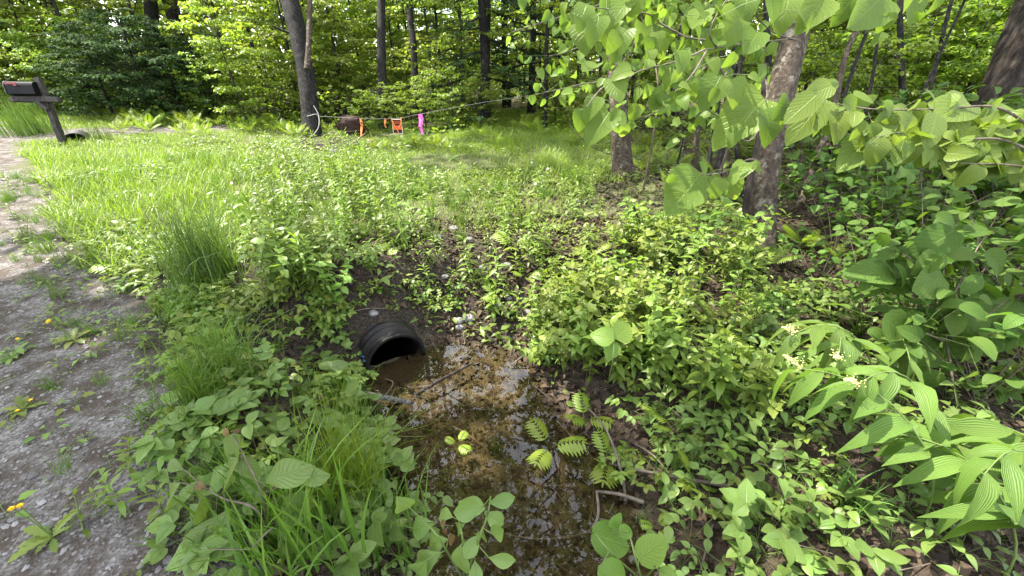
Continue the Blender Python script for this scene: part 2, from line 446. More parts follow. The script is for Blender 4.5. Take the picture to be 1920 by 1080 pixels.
def water_mat():
    m, nt, out = newmat('still_water')
    pos = nt.nodes.new('ShaderNodeNewGeometry').outputs['Position']
    b = nd(nt, 'ShaderNodeBump', Strength=.008, Distance=.02); nt.links.new(noise(nt, 5., pos, 2), b.inputs['Height'])
    fr = nd(nt, 'ShaderNodeFresnel', IOR=1.42); nt.links.new(b.outputs[0], fr.inputs['Normal'])
    gl = nd(nt, 'ShaderNodeBsdfGlossy', Roughness=.012); nt.links.new(b.outputs[0], gl.inputs['Normal'])
    tr = nt.nodes.new('ShaderNodeBsdfTransparent'); tr.inputs[0].default_value = (.88, .83, .68, 1)
    mx = nt.nodes.new('ShaderNodeMixShader')
    nt.links.new(fr.outputs[0], mx.inputs[0]); nt.links.new(tr.outputs[0], mx.inputs[1]); nt.links.new(gl.outputs[0], mx.inputs[2])
    nt.links.new(mx.outputs[0], out.inputs[0]); return m
M['water'] = water_mat()

# ------------------------------------------------------------------ ground, road, driveway, water
def build_ground():
    rr = np.geomspace(.22, 140, 300)
    th = np.concatenate([np.linspace(-70, 70, 380), np.linspace(70, 290, 60)[1:-1]])
    th = np.radians(th)
    nr, nt_ = len(rr), len(th)
    RR, TT = np.meshgrid(rr, th, indexing='ij')
    X, Y = RR * np.sin(TT), RR * np.cos(TT)
    X = np.concatenate([[0.], X.ravel()]); Y = np.concatenate([[0.], Y.ravel()])
    Z = hz(X, Y)
    s = sd_road(X, Y); sdp = sd_poly(POOL, X, Y); sdd = sd_poly(DRIVE, X, Y)
    Z = np.where(s < 0, Z + .012 * (fbm(X * 9, Y * 9, 41) - .5), Z)
    px, py, _ = proj(X, Y, Z)
    wob = (fbm(X * 2.2, Y * 2.2, 5) - .5) * .8 + (fbm(X * 8, Y * 8, 6) - .5) * .4
    gravel = np.maximum(1 - sst((s + wob + .02) / .30), 1 - sst((sdd + .05) / .3))
    wet = 1 - sst((sdp + .02 + .1 * (fbm(X * 7, Y * 7, 9) - .5)) / .22)
    sod = sst((Y - 3.4 + .8 * (fbm(X, Y, 12) - .5)) / 1.2) * (1 - sst((X - 1.6) / 1.2)) * (1 - sst((Y - 12) / 3))
    litter = sst((X - .1) / .8)
    litter = np.maximum(litter, sst((Y - 11) / 2))
    quads = []
    i = np.arange(nr - 1)[:, None]; j = np.arange(nt_)[None]
    j2 = (j + 1) % nt_
    q = np.stack([1 + i * nt_ + j, 1 + i * nt_ + j2, 1 + (i + 1) * nt_ + j2, 1 + (i + 1) * nt_ + j], -1).reshape(-1, 4)
    q = q[:, ::-1]
    ax = (X - PC[0]) * PA[0] + (Y - PC[1]) * PA[1]
    lat = -(X - PC[0]) * PA[1] + (Y - PC[1]) * PA[0]
    intube = (np.hypot(lat, Z - PC[2]) < PR - .02) & (ax > .02) & (ax < 1.6)
    q = q[~intube[q].all(1)]
    lat0 = lat
    rr_ = np.hypot(lat, Z - PC[2]); snap = intube & (rr_ > .01); k_ = (PR - .014) / np.maximum(rr_, .01)
    nl_, nz_ = lat * k_, PC[2] + (Z - PC[2]) * k_
    X = np.where(snap, PC[0] + PA[0] * ax - PA[1] * nl_, X); Y = np.where(snap, PC[1] + PA[1] * ax + PA[0] * nl_, Y); Z = np.where(snap, nz_, Z)
    lat = np.where(snap, nl_, lat)
    cq = np.hypot(lat[q].mean(1), Z[q].mean(1) - PC[2]); aq = ax[q].mean(1)
    q = q[~((cq < PR - .035) & (aq > .03) & (aq < 1.6))]
    cs = (s + wob * .6)[q].mean(1); cd = sdd[q].mean(1)
    isd = cd < 0
    isr = (cs < 0) & ~isd
    def part(name, faces, label, cat, cap=False):
        used = np.unique(faces); remap = -np.ones(len(X), int)
        if cap: used = np.union1d(used, [0])
        remap[used] = np.arange(len(used))
        mb = MB(); mb.add(np.stack([X, Y, Z], 1)[used], remap[faces])
        if cap: mb.add(np.vstack([[X[0], Y[0], Z[0]], np.stack([X, Y, Z], 1)[1:1 + nt_]]), [(0, 1 + (k + 1) % nt_, 1 + k) for k in range(nt_)])
        me = mb.mesh(name, M['ground'])
        n0 = len(used)
        for an, arr in (('gravel', gravel), ('wet', wet), ('sod', sod), ('litter', litter)):
            v = np.zeros(len(me.vertices)); v[:n0] = arr[used]
            me.attributes.new(an, 'FLOAT', 'POINT').data.foreach_set('value', v.astype(np.float32))
        tag(link(name, me), label, cat, None, 'structure')
    part('ground', q[~isr & ~isd], 'dark earth and leaf litter under the plants', 'ground', True)
    part('road', q[isr], 'grey gravel road shoulder along the left edge', 'road')
    part('driveway', q[isd], 'pale gravel driveway crossing behind the mailbox', 'driveway')
    # water: one flat sheet inside the ditch
    lo, hi = POOL.min(0) - .25, POOL.max(0) + .25
    lo[0] = min(lo[0], PC[0] + PA[0] * 1.3); hi[1] = max(hi[1], PC[1] + PA[1] * 1.3)
    mb = MB(); mb.add([(lo[0], lo[1], WL), (hi[0], lo[1], WL), (hi[0], hi[1], WL), (lo[0], hi[1], WL)], [(0, 1, 2, 3)])
    me = mb.mesh('water', M['water'], False)
    tag(link('water', me), 'shallow brown water pooled below the culvert', 'water', None, 'structure')
build_ground()

def rp(n, pxr, pyr):
    """random ground points seen in a pixel window, roughly even on the ground"""
    out = []
    c = [at(x, y) for x in np.linspace(pxr[0], pxr[1], 5) for y in np.linspace(pyr[0], pyr[1], 5)]
    c = np.array(c); lo, hi = c.min(0), c.max(0)
    tries = 0
    out = np.zeros((0, 3))
    while len(out) < n and tries < 60:
        x = rng.uniform(lo[0], hi[0], 4000); y = rng.uniform(lo[1], hi[1], 4000)
        z = hz(x, y); px, py, Z = proj(x, y, z)
        ok = (px > pxr[0]) & (px < pxr[1]) & (py > pyr[0]) & (py < pyr[1]) & (Z > .2)
        out = np.vstack([out, np.stack([x, y, z], 1)[ok]]); tries += 1
    return out[:n]
def vis_pts(xr, yr, n):
    x = rng.uniform(*xr, n); y = rng.uniform(*yr, n); z = hz(x, y)
    px, py, Z = proj(x, y, z)
    return x, y, z, px, py, Z
def clear_zone(px, py, m=0):
    """pixels kept free so that the culvert and the pool stay visible"""
    a = (px > 655 - m) & (px < 815 + m) & (py > 585 - m) & (py < 700 + m)
    return a
print('ground done')

# ------------------------------------------------------------------ plant makers: each returns a list of (part, mesh)
T_far = leaf_t('ovate', 2, .72, .3, .15)
T_ov3 = leaf_t('ovate', 3, .52, .3, .3)
T_ov5 = leaf_t('ovate', 6, .56, .3, .35)
T_tooth = variants_t('ovate', 8, .55, .25, .3, .09, m=4)
T_lance = variants_t('lance', 4, .22, .3, .45, m=4)
T_cord = variants_t('cordate', 10, .80, .22, .32, .03)
T_round = variants_t('disc', 8, .72, .18, .28)
T_seal = variants_t('lance', 10, .30, .3, .55, 0, .03)
T_needle = leaf_t('lance', 1, .16, 0, 0)
T_litter = leaf_t('ovate', 4, .6, .5, .5, .12)
T_sap = variants_t('obovate', 8, .62, .25, .35)
def azv(a, e=0.):
    a = np.asarray(a, float)
    return np.stack([np.cos(a) * np.cos(e), np.sin(a) * np.cos(e), np.sin(e) * np.ones_like(a)], -1)

def goldenrod(h, seed, L=.085, n=30, mat='gold', spread=.0, tm=T_lance):
    r = np.random.default_rng(seed)
    st, lf = MB(), MB()
    lean = r.normal(0, .09, 2)
    t = np.linspace(0, 1, 7)
    pts = np.stack([lean[0] * t ** 2 * h, lean[1] * t ** 2 * h, t * h], 1)
    tube(st, pts, np.linspace(.004, .0015, 7), 4)
    k = np.arange(n); tt = .12 + .88 * (k / n) ** .85
    p = np.stack([np.interp(tt, t, pts[:, i]) for i in range(3)], 1)
    az = k * 2.4 + r.normal(0, .25, n)
    el = np.radians(-5 + 65 * tt ** 2.5 + r.normal(0, 10, n))
    y = np.stack([np.cos(az) * np.cos(el), np.sin(az) * np.cos(el), np.sin(el)], 1)
    sc = L * (.65 + .6 * np.sin(PI * np.clip(tt * .85 + .1, 0, 1))) * r.uniform(.8, 1.2, n)
    inst(lf, tm, p, y, np.array([0, 0, 1]) + r.normal(0, .15, (n, 3)), sc, np.clip(.2 + .7 * tt + r.normal(0, .12, n), 0, 1))
    return [('stem', st.mesh('stem', M['stem'])), ('foliage', lf.mesh('foliage', M[mat]))]
def bushy(h, seed, nst=6, npair=5, L=.06, mat='herb', tm=T_ov3, wide=.5, stem='stem', opp=True):
    """several stems from one root, leaves in pairs"""
    r = np.random.default_rng(seed); st, lf = MB(), MB()
    P_, Y_, U_, S_, C_ = [], [], [], [], []
    for i in range(nst):
        az = i * 2.4 + r.uniform(0, .8); sp = r.uniform(.15, 1) * wide * h
        hh = h * r.uniform(.6, 1.05)
        t = np.linspace(0, 1, 6)
        pts = np.stack([np.cos(az) * sp * t ** 1.4, np.sin(az) * sp * t ** 1.4, hh * t ** .9], 1)
        tube(st, pts, np.linspace(.0045, .0015, 6) * max(1, h / .5), 4)
        for k in range(npair):
            tt = .3 + .7 * (k + r.uniform(0, .5)) / npair
            p = np.array([np.interp(tt, t, pts[:, q]) for q in range(3)])
            a0 = k * PI / 2 + r.uniform(-.5, .5) + az
            for sgn in ((0, PI) if opp else (0,)):
                a = a0 + sgn; e = r.uniform(-.25, .45)
                P_.append(p); Y_.append((math.cos(a) * math.cos(e), math.sin(a) * math.cos(e), math.sin(e)))
                S_.append(L * r.uniform(.6, 1.25)); C_.append(min(1, max(0, .25 + .5 * tt + r.normal(0, .16))))
        for q in range(3):
            a = q * 2.1 + az; P_.append(pts[-1]); Y_.append((math.cos(a) * .7, math.sin(a) * .7, .5)); S_.append(L * .6); C_.append(.85)
    n = len(P_)
    inst(lf, tm, np.array(P_), np.array(Y_), np.array([0, 0, 1]) + r.normal(0, .3, (n, 3)), np.array(S_), np.array(C_))
    return [('stem', st.mesh('stem', M[stem])), ('foliage', lf.mesh('foliage', M[mat]))]
def trifoliate(seed, n=7, h=.1, L=.05, mat='herb', tm=T_tooth, leaflets=3):
    r = np.random.default_rng(seed); st, lf = MB(), MB()
    for i in range(n):
        az = i * 2.4 + r.uniform(0, .6); d = r.uniform(.25, 1.1) * h; hh = h * r.uniform(.5, 1.15)
        p = np.array([math.cos(az) * d, math.sin(az) * d, hh])
        tube(st, [(0, 0, 0), p * np.array([.4, .4, .7]), p], .0012, 3, cap=False)
        for q in range(leaflets):
            a = az + (q - (leaflets - 1) / 2) * (1.15 if leaflets == 3 else 2 * PI / leaflets)
            inst(lf, tm, p, (math.cos(a), math.sin(a), r.uniform(-.2, .25)), np.array([0, 0, 1]) + r.normal(0, .2, 3), L * r.uniform(.75, 1.2), r.uniform(.1, .95))
    mb = MB()
    for src, mi in ((st, 0), (lf, 1)):
        for V, Fq, UV, T in zip(src.V, src.F, src.UV, src.T): pass
    return [('stem', st.mesh('stem', M['stem'])), ('foliage', lf.mesh('foliage', M[mat]))]
def merge(parts_fn_mbs, mats, name):
    mb = MB()
    for mi, src in enumerate(parts_fn_mbs):
        off = mb.n
        for V, Fq, UV, T in zip(src.V, src.F, src.UV, src.T): mb.V.append(V); mb.F.append(Fq + off); mb.UV.append(UV); mb.T.append(T); mb.M.append(np.full(len(Fq), mi))
        mb.n = off + src.n
    return [(name, mb.mesh(name, mats))]
def tuft(n, h, seed, w=.006, spread=.07, droop=.8, mat='grass', lean=(0, 0), seg=5):
    r = np.random.default_rng(seed); mb = MB()
    t = np.linspace(0, 1, seg + 1)
    az = r.uniform(0, 2 * PI, n); L = h * r.uniform(.45, 1.1, n)
    b = r.normal(0, spread * .45, (n, 2)); out = r.uniform(.1, 1, n) ** 1.3 * droop
    V, FF, UV, T = [], [], [], []
    for i in range(n):
        o = out[i]; d = np.array([math.cos(az[i]), math.sin(az[i])])
        x = L[i] * o * t ** 1.8; z = L[i] * (t - .55 * o * t ** 2.6)
        pts = np.stack([b[i, 0] + d[0] * x + lean[0] * t * L[i], b[i, 1] + d[1] * x + lean[1] * t * L[i], z], 1)
        fa = az[i] + r.normal(0, .7); sd = np.array([-math.sin(fa), math.cos(fa), 0])
        ww = w * r.uniform(.6, 1.2) * np.maximum(1 - t ** 1.6, .04) * .5
        l = pts - sd * ww[:, None]; rr_ = pts + sd * ww[:, None] + np.array([0, 0, .25 * w])
        o0 = i * 2 * (seg + 1)
        V.append(np.stack([l, rr_], 1).reshape(-1, 3))
        FF += [(o0 + 2 * k, o0 + 2 * k + 1, o0 + 2 * k + 3, o0 + 2 * k + 2) for k in range(seg)]
        UV.append(np.stack([np.tile([0, 1], seg + 1), np.repeat(t, 2)], 1))
        T.append(np.repeat(np.clip(r.uniform(.1, .9) * np.ones(seg + 1) * (.55 + .45 * t), 0, 1), 2))
    mb.add(np.concatenate(V), FF, np.concatenate(UV), np.concatenate(T))
    return mb
def frond(mb, st, base, az, L, npair, wid, elev=1.0, droop=1.1, tm=None, lobed=False, r=None, tint=.6):
    t = np.linspace(0, 1, 10)
    ang = elev - droop * t
    d = np.array([math.cos(az), math.sin(az)])
    ds = L / 9
    hx = np.concatenate([[0], np.cumsum(np.cos(ang[:-1]) * ds)]); hz_ = np.concatenate([[0], np.cumsum(np.sin(ang[:-1]) * ds)])
    pts = np.stack([base[0] + d[0] * hx, base[1] + d[1] * hx, base[2] + hz_], 1)
    tube(st, pts, np.linspace(.0025, .0008, 10), 3, cap=False)
    k = np.arange(npair); tt = .28 + .70 * k / npair
    p = np.stack([np.interp(tt, t, pts[:, i]) for i in range(3)], 1)
    tg = nrm(np.stack([np.interp(tt, t, np.gradient(pts[:, i])) for i in range(3)], 1))
    side = np.array([-d[1], d[0], 0])
    ln = wid * np.sin(PI * (.16 + .80 * (k + .3) / npair)) ** (.6 if not lobed else .45) * L
    up = nrm(np.cross(tg, side)); up = np.where(up[:, 2:3] < 0, -up, up)
    for sg in (-1, 1):
        y = side * sg + tg * (.35 if not lobed else .55) - up * .15
        inst(mb, tm, p, y, up + r.normal(0, .08, (npair, 3)), ln * r.uniform(.92, 1.08, npair), np.clip(tint + r.normal(0, .1, npair), 0, 1))
    inst(mb, tm, p[-1], tg[-1], up[-1], wid * L * .45, tint)
T_pinna = leaf_t('lance', 11, .20, .1, .25, .34)
T_lobe = leaf_t('lance', 8, .26, .12, .25, .12)
def fern(seed, n=6, L=.5, wid=.26, npair=15, elev=1.15, droop=1.1, mat='fern', tm=None, lobed=False):
    r = np.random.default_rng(seed); out = []; mb = MB()
    for i in range(n):
        if lobed: mb = MB()
        frond(mb, mb, (0, 0, 0), i * 2 * PI / n + r.uniform(-.4, .4), L * r.uniform(.7, 1.1), npair, wid, elev + r.uniform(-.25, .2), droop + r.uniform(-.2, .2), tm or T_pinna, lobed, r, r.uniform(.35, .8))
        if lobed: out.append(('frond', mb.mesh('frond', M[mat])))
    return out if lobed else [('foliage', mb.mesh('foliage', M[mat]))]
def seal(seed, L=.62, n=10, leaf=.17, plume=True, sag=.55):
    """arching stem in the local +X direction"""
    r = np.random.default_rng(seed); st, lf, fl = MB(), MB(), MB()
    t = np.linspace(0, 1, 12); ang = 1.48 - (1.25 + sag) * t ** 1.25
    x = np.concatenate([[0], np.cumsum(np.cos(ang[:-1]) * L / 11)]); z = np.concatenate([[0], np.cumsum(np.sin(ang[:-1]) * L / 11)])
    y = .03 * np.sin(t * 7) * np.linspace(0, 1, 12)
    pts = np.stack([x, y, z], 1); tube(st, pts, np.linspace(.0042, .002, 12), 5)
    for k in range(n):
        tt = .36 + .62 * k / (n - 1)
        p = np.array([np.interp(tt, t, pts[:, q]) for q in range(3)]); tg = np.array([math.cos(np.interp(tt, t, ang)), 0, math.sin(np.interp(tt, t, ang))])
        sg = 1 if k % 2 else -1
        fw = .75 + 1.2 * max(0, tt - .6)
        dv = nrm(np.array([tg[0] * fw, sg * .95, tg[2] * fw - .25 + r.normal(0, .2)]) + r.normal(0, .16, 3))
        inst(lf, T_seal, p, dv, np.array([-.12, sg * .12, 1.]) + r.normal(0, .1, 3), (leaf * r.uniform(.85, 1.1), leaf * (1.15 - .4 * abs(tt - .6)) * r.uniform(.9, 1.1), leaf * r.uniform(.8, 1.2)) if False else leaf * (1.2 - .7 * abs(tt - .62)) * r.uniform(.9, 1.15), r.uniform(.25, .9))
    parts = [('stem', st.mesh('stem', M['stem'])), ('foliage', lf.mesh('foliage', M['seal']))]
    if plume:
        V, Fq = ico(1)
        for k in range(90):
            u_ = r.random(); q = pts[-1] + np.array([.07 * u_, r.normal(0, .015 * (1.1 - u_)), .012 + .02 * u_ + r.normal(0, .011 * (1.1 - u_))])
            fl.add(V * r.uniform(.0014, .003) * np.array([1, 1, 1.3]) + q, Fq)
        for k in range(5):
            tube(fl, [pts[-1], pts[-1] + np.array([.012 + .01 * k, r.normal(0, .012), .018])], .001, 3, cap=False)
        parts.append(('flower_plume', fl.mesh('flower_plume', M['plume'])))
    return parts

def join2(a, b):
    for V, Fq, UV, T in zip(b.V, b.F, b.UV, b.T):
        a.V.append(V); a.F.append(Fq + a.n); a.UV.append(UV); a.T.append(T); a.M.append(np.full(len(Fq), 1))
    a.n += b.n; return a
# trees ---------------------------------------------------------------
def limbs(st, P_, D_, r, base, az, L, rise, rad, spacing, droop=.25, sub=7, flat=.35, twr=.4):
    t = np.linspace(0, 1, 8)
    d = np.array([math.cos(az), math.sin(az)])
    wob = r.normal(0, .05, (8, 3)) * L * t[:, None]
    pts = np.stack([base[0] + d[0] * L * t, base[1] + d[1] * L * t, base[2] + L * (rise * t - droop * t * t)], 1) + wob
    tube(st, pts, np.linspace(rad, rad * .25, 8), 5, cap=False)
    def leafline(a, b, n):
        q = r.random(n)
        P_.append(a + (b - a) * q[:, None] + r.normal(0, spacing * .6, (n, 3)) * np.array([1, 1, flat]))
        D_.append(nrm(b - a) + r.normal(0, .7, (n, 3)) * np.array([1, 1, .35]))
    for k in range(sub):
        tt = .22 + .78 * (k + r.random()) / sub
        p = np.array([np.interp(tt, t, pts[:, q]) for q in range(3)])
        a2 = az + (1 if k % 2 else -1) * r.uniform(.5, 1.1)
        l2 = L * twr * (1.15 - .6 * tt) * r.uniform(.7, 1.3)
        e = p + np.array([math.cos(a2) * l2, math.sin(a2) * l2, l2 * r.uniform(-.15, .25)])
        tube(st, [p, (p + e) / 2 + r.normal(0, .03, 3) * l2, e], (rad * .3, rad * .2, rad * .08), 3, cap=False)
        leafline(p, e, int(l2 / spacing * 3.2) + 2)
        leafline((p + e) / 2, e, int(l2 / spacing * 1.6) + 1)
    leafline(pts[3], pts[7], int(L / spacing))
def tree(seed, h=7., r0=.09, c0=.6, c1=None, spread=2.0, nl=22, leaf=.12, spacing=.09, mat='maple', bark='barkfar', lean=(0, 0), rise=.35, tm=None, needle=False, shape=None, trunk_sides=9, rough=.12):
    r = np.random.default_rng(seed); st = MB(); lf = MB(); c1 = c1 or h
    t = np.linspace(0, 1, 14)
    pts = np.stack([lean[0] * h * t + .03 * h * .3 * np.sin(t * 5 + seed), lean[1] * h * t + .03 * h * .3 * np.sin(t * 4 + seed * 2), h * t], 1)
    pts[0, 2] = -.15
    rad = r0 * (1 - .8 * t); rad[0] *= 1.35
    tube(st, pts, rad, trunk_sides, rough=rough, seed=seed)
    P_, D_ = [], []
    for i in range(nl):
        f = (i + r.random()) / nl
        z = c0 + (c1 - c0) * f
        p = np.array([np.interp(z / h, t, pts[:, q]) for q in range(3)])
        prof = (shape(f) if shape else math.sin(PI * min(1, .25 + .72 * f)) ** .7)
        limbs(st, P_, D_, r, p, i * 2.4 + r.uniform(-.5, .5), spread * prof * r.uniform(.65, 1.2), rise * r.uniform(.2, 1.5), r0 * .28, spacing)
    Pn = np.concatenate(P_); Dn = np.concatenate(D_)
    n = len(Pn)
    if needle:
        inst(lf, leaf_t('lance', 2, .42, .1, .2), Pn, Dn + np.array([0, 0, -.35]), np.array([0, 0, 1]) + r.normal(0, .25, (n, 3)), leaf * r.uniform(.6, 1.3, n), r.random(n))
    else:
        inst(lf, tm or T_far, Pn, Dn + np.array([0, 0, -.3]), np.array([0, 0, 1]) + r.normal(0, .45, (n, 3)), leaf * r.uniform(.55, 1.2, n), r.random(n))
    return [('trunk', st.mesh('trunk', M[bark])), ('crown', lf.mesh('crown', M[mat]))], n

# ------------------------------------------------------------------ the forest
VAR = {}
def variant(key, fn):
    if key not in VAR: VAR[key] = fn()
    return VAR[key]
nleaf = 0
def forest_tree(kind, k, loc, rz, sc, name, label, cat, group=None):
    def mk():
        if kind == 'under': return tree(100 + k, h=6.5, r0=.06, c0=.5, spread=2.0, nl=26, leaf=.125, spacing=.10)[0]
        if kind == 'tall': return tree(200 + k, h=15., r0=.17, c0=2.2, spread=3.2, nl=26, leaf=.2, spacing=.2)[0]
        if kind == 'sapling': return tree(300 + k, h=3.4, r0=.022, c0=.35, spread=.85, nl=22, leaf=.105, spacing=.075, mat='bright')[0]
        if kind == 'light': return tree(150 + k, h=6.0, r0=.05, c0=.35, spread=1.9, nl=26, leaf=.13, spacing=.105, mat='bright')[0]
        if kind == 'hemlock': return tree(400 + k, h=11., r0=.14, c0=.8, spread=2.3, nl=46, leaf=.13, spacing=.085, mat='hemlock', bark='barkdark', rise=-.1, needle=True, shape=lambda f: (1 - f * .85))[0]
        if kind == 'bush': return tree(500 + k, h=2.0, r0=.03, c0=.1, spread=1.1, nl=22, leaf=.09, spacing=.075, rise=.9)[0]
        if kind == 'evergreen': return tree(600 + k, h=2.2, r0=.04, c0=.1, spread=1.2, nl=34, leaf=.09, spacing=.06, mat='hemlock', bark='barkdark', rise=.3, needle=True)[0]
        if kind == 'pole': return tree(700 + k, h=10., r0=.055, c0=4.5, spread=1.6, nl=14, leaf=.15, spacing=.16)[0]
    parts = variant((kind, k), mk)
    return spawn(name, parts, loc, (random.uniform(-.04, .04), random.uniform(-.04, .04), rz), sc, label, cat, group)
def gp(px, Z):
    """ground point on the vertical of pixel column px at optical depth Z"""
    d = (px - 960) / F
    x = d * Z
    y = Z / CP - 0.0
    for _ in range(6):
        z = float(hz(np.array([x]), np.array([y]))[0])
        y = (Z + (z - H) * SP) / CP
    return np.array([x, y, z])
fr = np.random.default_rng(77)
# understory trees along the forest edge and deeper in
edge = [(-60, 15, 'under', 1.1), (60, 17, 'under', 1.2), (170, 15.5, 'under', 1.15), (300, 15, 'under', 1.2), (235, 18, 'under', 1.3), (390, 16.5, 'under', 1.2),
        (120, 20, 'under', 1.5), (500, 18, 'under', 1.2), (560, 14.5, 'under', 1.0), (640, 17, 'under', 1.1), (690, 18, 'under', .95), (760, 20, 'under', 1.2),
        (830, 16, 'under', 1.0), (870, 19, 'under', 1.2), (1050, 17, 'under', 1.1), (980, 20, 'under', 1.2), (1110, 13, 'under', .8), (1180, 16, 'under', 1.1),
        (1260, 12, 'under', .9), (1330, 14, 'under', 1.1), (1420, 11, 'under', .9), (1500, 13, 'under', 1.1), (1600, 10.5, 'under', .95), (1690, 12, 'under', 1.1),
        (1790, 9.5, 'under', .9), (1880, 11, 'under', 1.1), (2000, 9, 'under', 1.0), (-180, 18, 'under', 1.4), (-150, 22, 'under', 1.5)]
for i, (px, Z, kd, sc) in enumerate(edge):
    forest_tree(kd, i % 5, gp(px, Z), fr.uniform(0, 6.28), sc * fr.uniform(.9, 1.1), 'understory_tree', 'leafy green understory tree among its neighbours at the forest edge', 'tree', 'understory trees along the forest edge')
for i, (px, Z, sc) in enumerate([(650, 13.4, .8), (690, 16.5, 1.1), (745, 16, 1.), (815, 14.5, 1.), (865, 12.9, .8), (1075, 12.5, .8), (-20, 12.6, .9), (40, 13.4, 1.), (110, 13.6, .95), (165, 14.5, 1.), (560, 13.2, .9), (1150, 11.5, .7), (1550, 10, .7), (1680, 10.5, .8), (780, 17.5, 1.2), (610, 15, 1.1), (-90, 12.5, 1.), (1010, 16, 1.1), (1250, 11, .8), (1350, 10.5, .8)]):
    forest_tree('light', i % 3, gp(px, Z), fr.uniform(0, 6.28), sc, 'young_maple', 'young maple with bright yellow green layered leaves at the edge of the woods', 'tree', 'bright young maples along the woods')
for i in range(22):
    px = -350 + 2700 * (i + fr.random()) / 22; Z = fr.uniform(20, 34)
    forest_tree('light' if i % 2 else 'under', i % 3, gp(px, Z), fr.uniform(0, 6.28), fr.uniform(1.2, 1.6), 'forest_tree', 'green forest tree standing deep behind the edge trees', 'tree', 'trees deeper in the forest')
for i in range(30):
    px = -200 + 2400 * (i + fr.random()) / 30; Z = fr.uniform(13, 30)
    if 860 < px < 1000: continue
    forest_tree('pole', i % 3, gp(px, Z), fr.uniform(0, 6.28), fr.uniform(.9, 1.3), 'pole_tree', 'slender bare dark trunk rising between the understory trees', 'tree', 'slender trunks inside the forest')
for i in range(13):
    px = -300 + 2700 * (i + fr.random()) / 13; Z = fr.uniform(20, 32)
    if 600 < px < 860: continue
    forest_tree('tall', i % 3, gp(px, Z), fr.uniform(0, 6.28), fr.uniform(.9, 1.25), 'tall_tree', 'tall forest tree with a high crown behind the understory', 'tree', 'tall trees of the forest')
for i, (px, Z, sc) in enumerate([(905, 13, 1.0), (1000, 14.5, .9), (955, 17, 1.1), (600, 19, .8)]):
    forest_tree('hemlock', i % 2, gp(px, Z), fr.uniform(0, 6.28), sc, 'hemlock', ['dark hemlock with drooping sprays behind the pink ribbon end of the rope', 'dark hemlock right of the first hemlock, trunk at the rope end', 'hindmost dark hemlock between the two nearer hemlocks', 'dark evergreen deep in the woods behind the roped tree', 'dark evergreen tree behind the evergreen shrubs at the driveway', 'dark evergreen tree between the evergreen shrubs and the bright sapling'][i], 'tree', None)
for i, (px, Z, sc) in enumerate([(465, 11.2, 1.0), (425, 12.5, 1.05), (520, 12, .9), (610, 12.5, .85), (505, 14, 1.2), (650, 13, .9)]):
    forest_tree('sapling', i % 3, gp(px, Z), fr.uniform(0, 6.28), sc, 'maple_sapling',
                ['bright yellow green sapling standing alone in front of the dark evergreens', 'yellow green sapling just left of the lone front sapling', 'bright sapling close left of the roped dark trunk', 'thin bright sapling right of the roped dark trunk', 'tall pale sapling behind the roped trunk', 'small bright sapling behind the root ball'][i], 'sapling')
for i, (px, Z, sc) in enumerate([(215, 11.3, 1.0), (285, 11.5, 1.15), (345, 11.9, 1.05), (395, 12.6, 1.1), (250, 12.8, 1.2)]):
    forest_tree('evergreen', i % 2, gp(px, Z), fr.uniform(0, 6.28), sc, 'evergreen_shrub',
                'dark rounded evergreen shrub at the far side of the driveway', 'shrub', 'dark evergreen shrubs by the driveway')
for i, (px, Z, sc) in enumerate([(690, 11.3, .5), (745, 11.4, .55), (800, 11.5, .6), (850, 11.8, .7), (770, 14, .8), (900, 11.6, .6), (1040, 12, .6), (640, 14, 1.), (120, 11.6, .8), (70, 11.4, .75), (20, 11.2, .8), (-40, 11, .8), (150, 12.6, 1.2), (60, 13, 1.2), (0, 12.6, 1.2), (420, 12, .8), (1100, 10.5, .6), (140, 14.2, .7), (540, 13, .8), (1580, 7.5, .9), (1660, 8, 1.1), (1740, 7.6, 1.1), (1820, 7, 1.1), (1900, 7.5, 1.3), (1480, 8, .8), (1400, 7.5, .6), (1240, 8.5, .6), (1620, 9, 1.3), (1780, 9, 1.4), (1980, 6.5, 1.2)]):
    forest_tree('bush', i % 4, gp(px, Z), fr.uniform(0, 6.28), sc, 'forest_shrub', 'light green leafy shrub at the back edge of the clearing', 'shrub', 'leafy shrubs at the back of the clearing')
# far woods: one mass that closes the view
def undergrowth():
    mb = MB(); r = np.random.default_rng(19); n = 60000
    x = r.uniform(-24, 24, n); y = r.uniform(5, 30, n); z = hz(x, y); px, py, Z = proj(x, y, z)
    w = fbm(x * .6, y * .6, 71)
    edge_ = np.where(x > 2.2, 6.5 + 0 * x, 10.9) + np.clip(-x - 9, 0, 4) * .5
    k = (y > edge_ + 1.2 * (w - .5)) & (sd_road(x, y) > .5) & (sd_poly(DRIVE, x, y) > .4) & (w > .34)
    x, y, z, w = x[k], y[k], z[k], w[k]; n = len(x)
    hh = r.random(n) * np.clip((w - .3) * 3.2, .15, 1.1) * np.where(x > 2.2, .7, 1)
    inst(mb, T_far, np.stack([x, y, z + hh], 1), np.stack([r.normal(0, 1, n), r.normal(0, 1, n), r.normal(-.1, .3, n)], 1), np.array([0, 0, 1]) + r.normal(0, .4, (n, 3)), r.uniform(.06, .15, n) * np.where(x > 2.2, .75, 1.1), r.random(n))
    tag(link('undergrowth', mb.mesh('undergrowth', M['maple'])), 'low leafy undergrowth covering the forest floor beyond the clearing', 'undergrowth', None, 'stuff')
undergrowth()
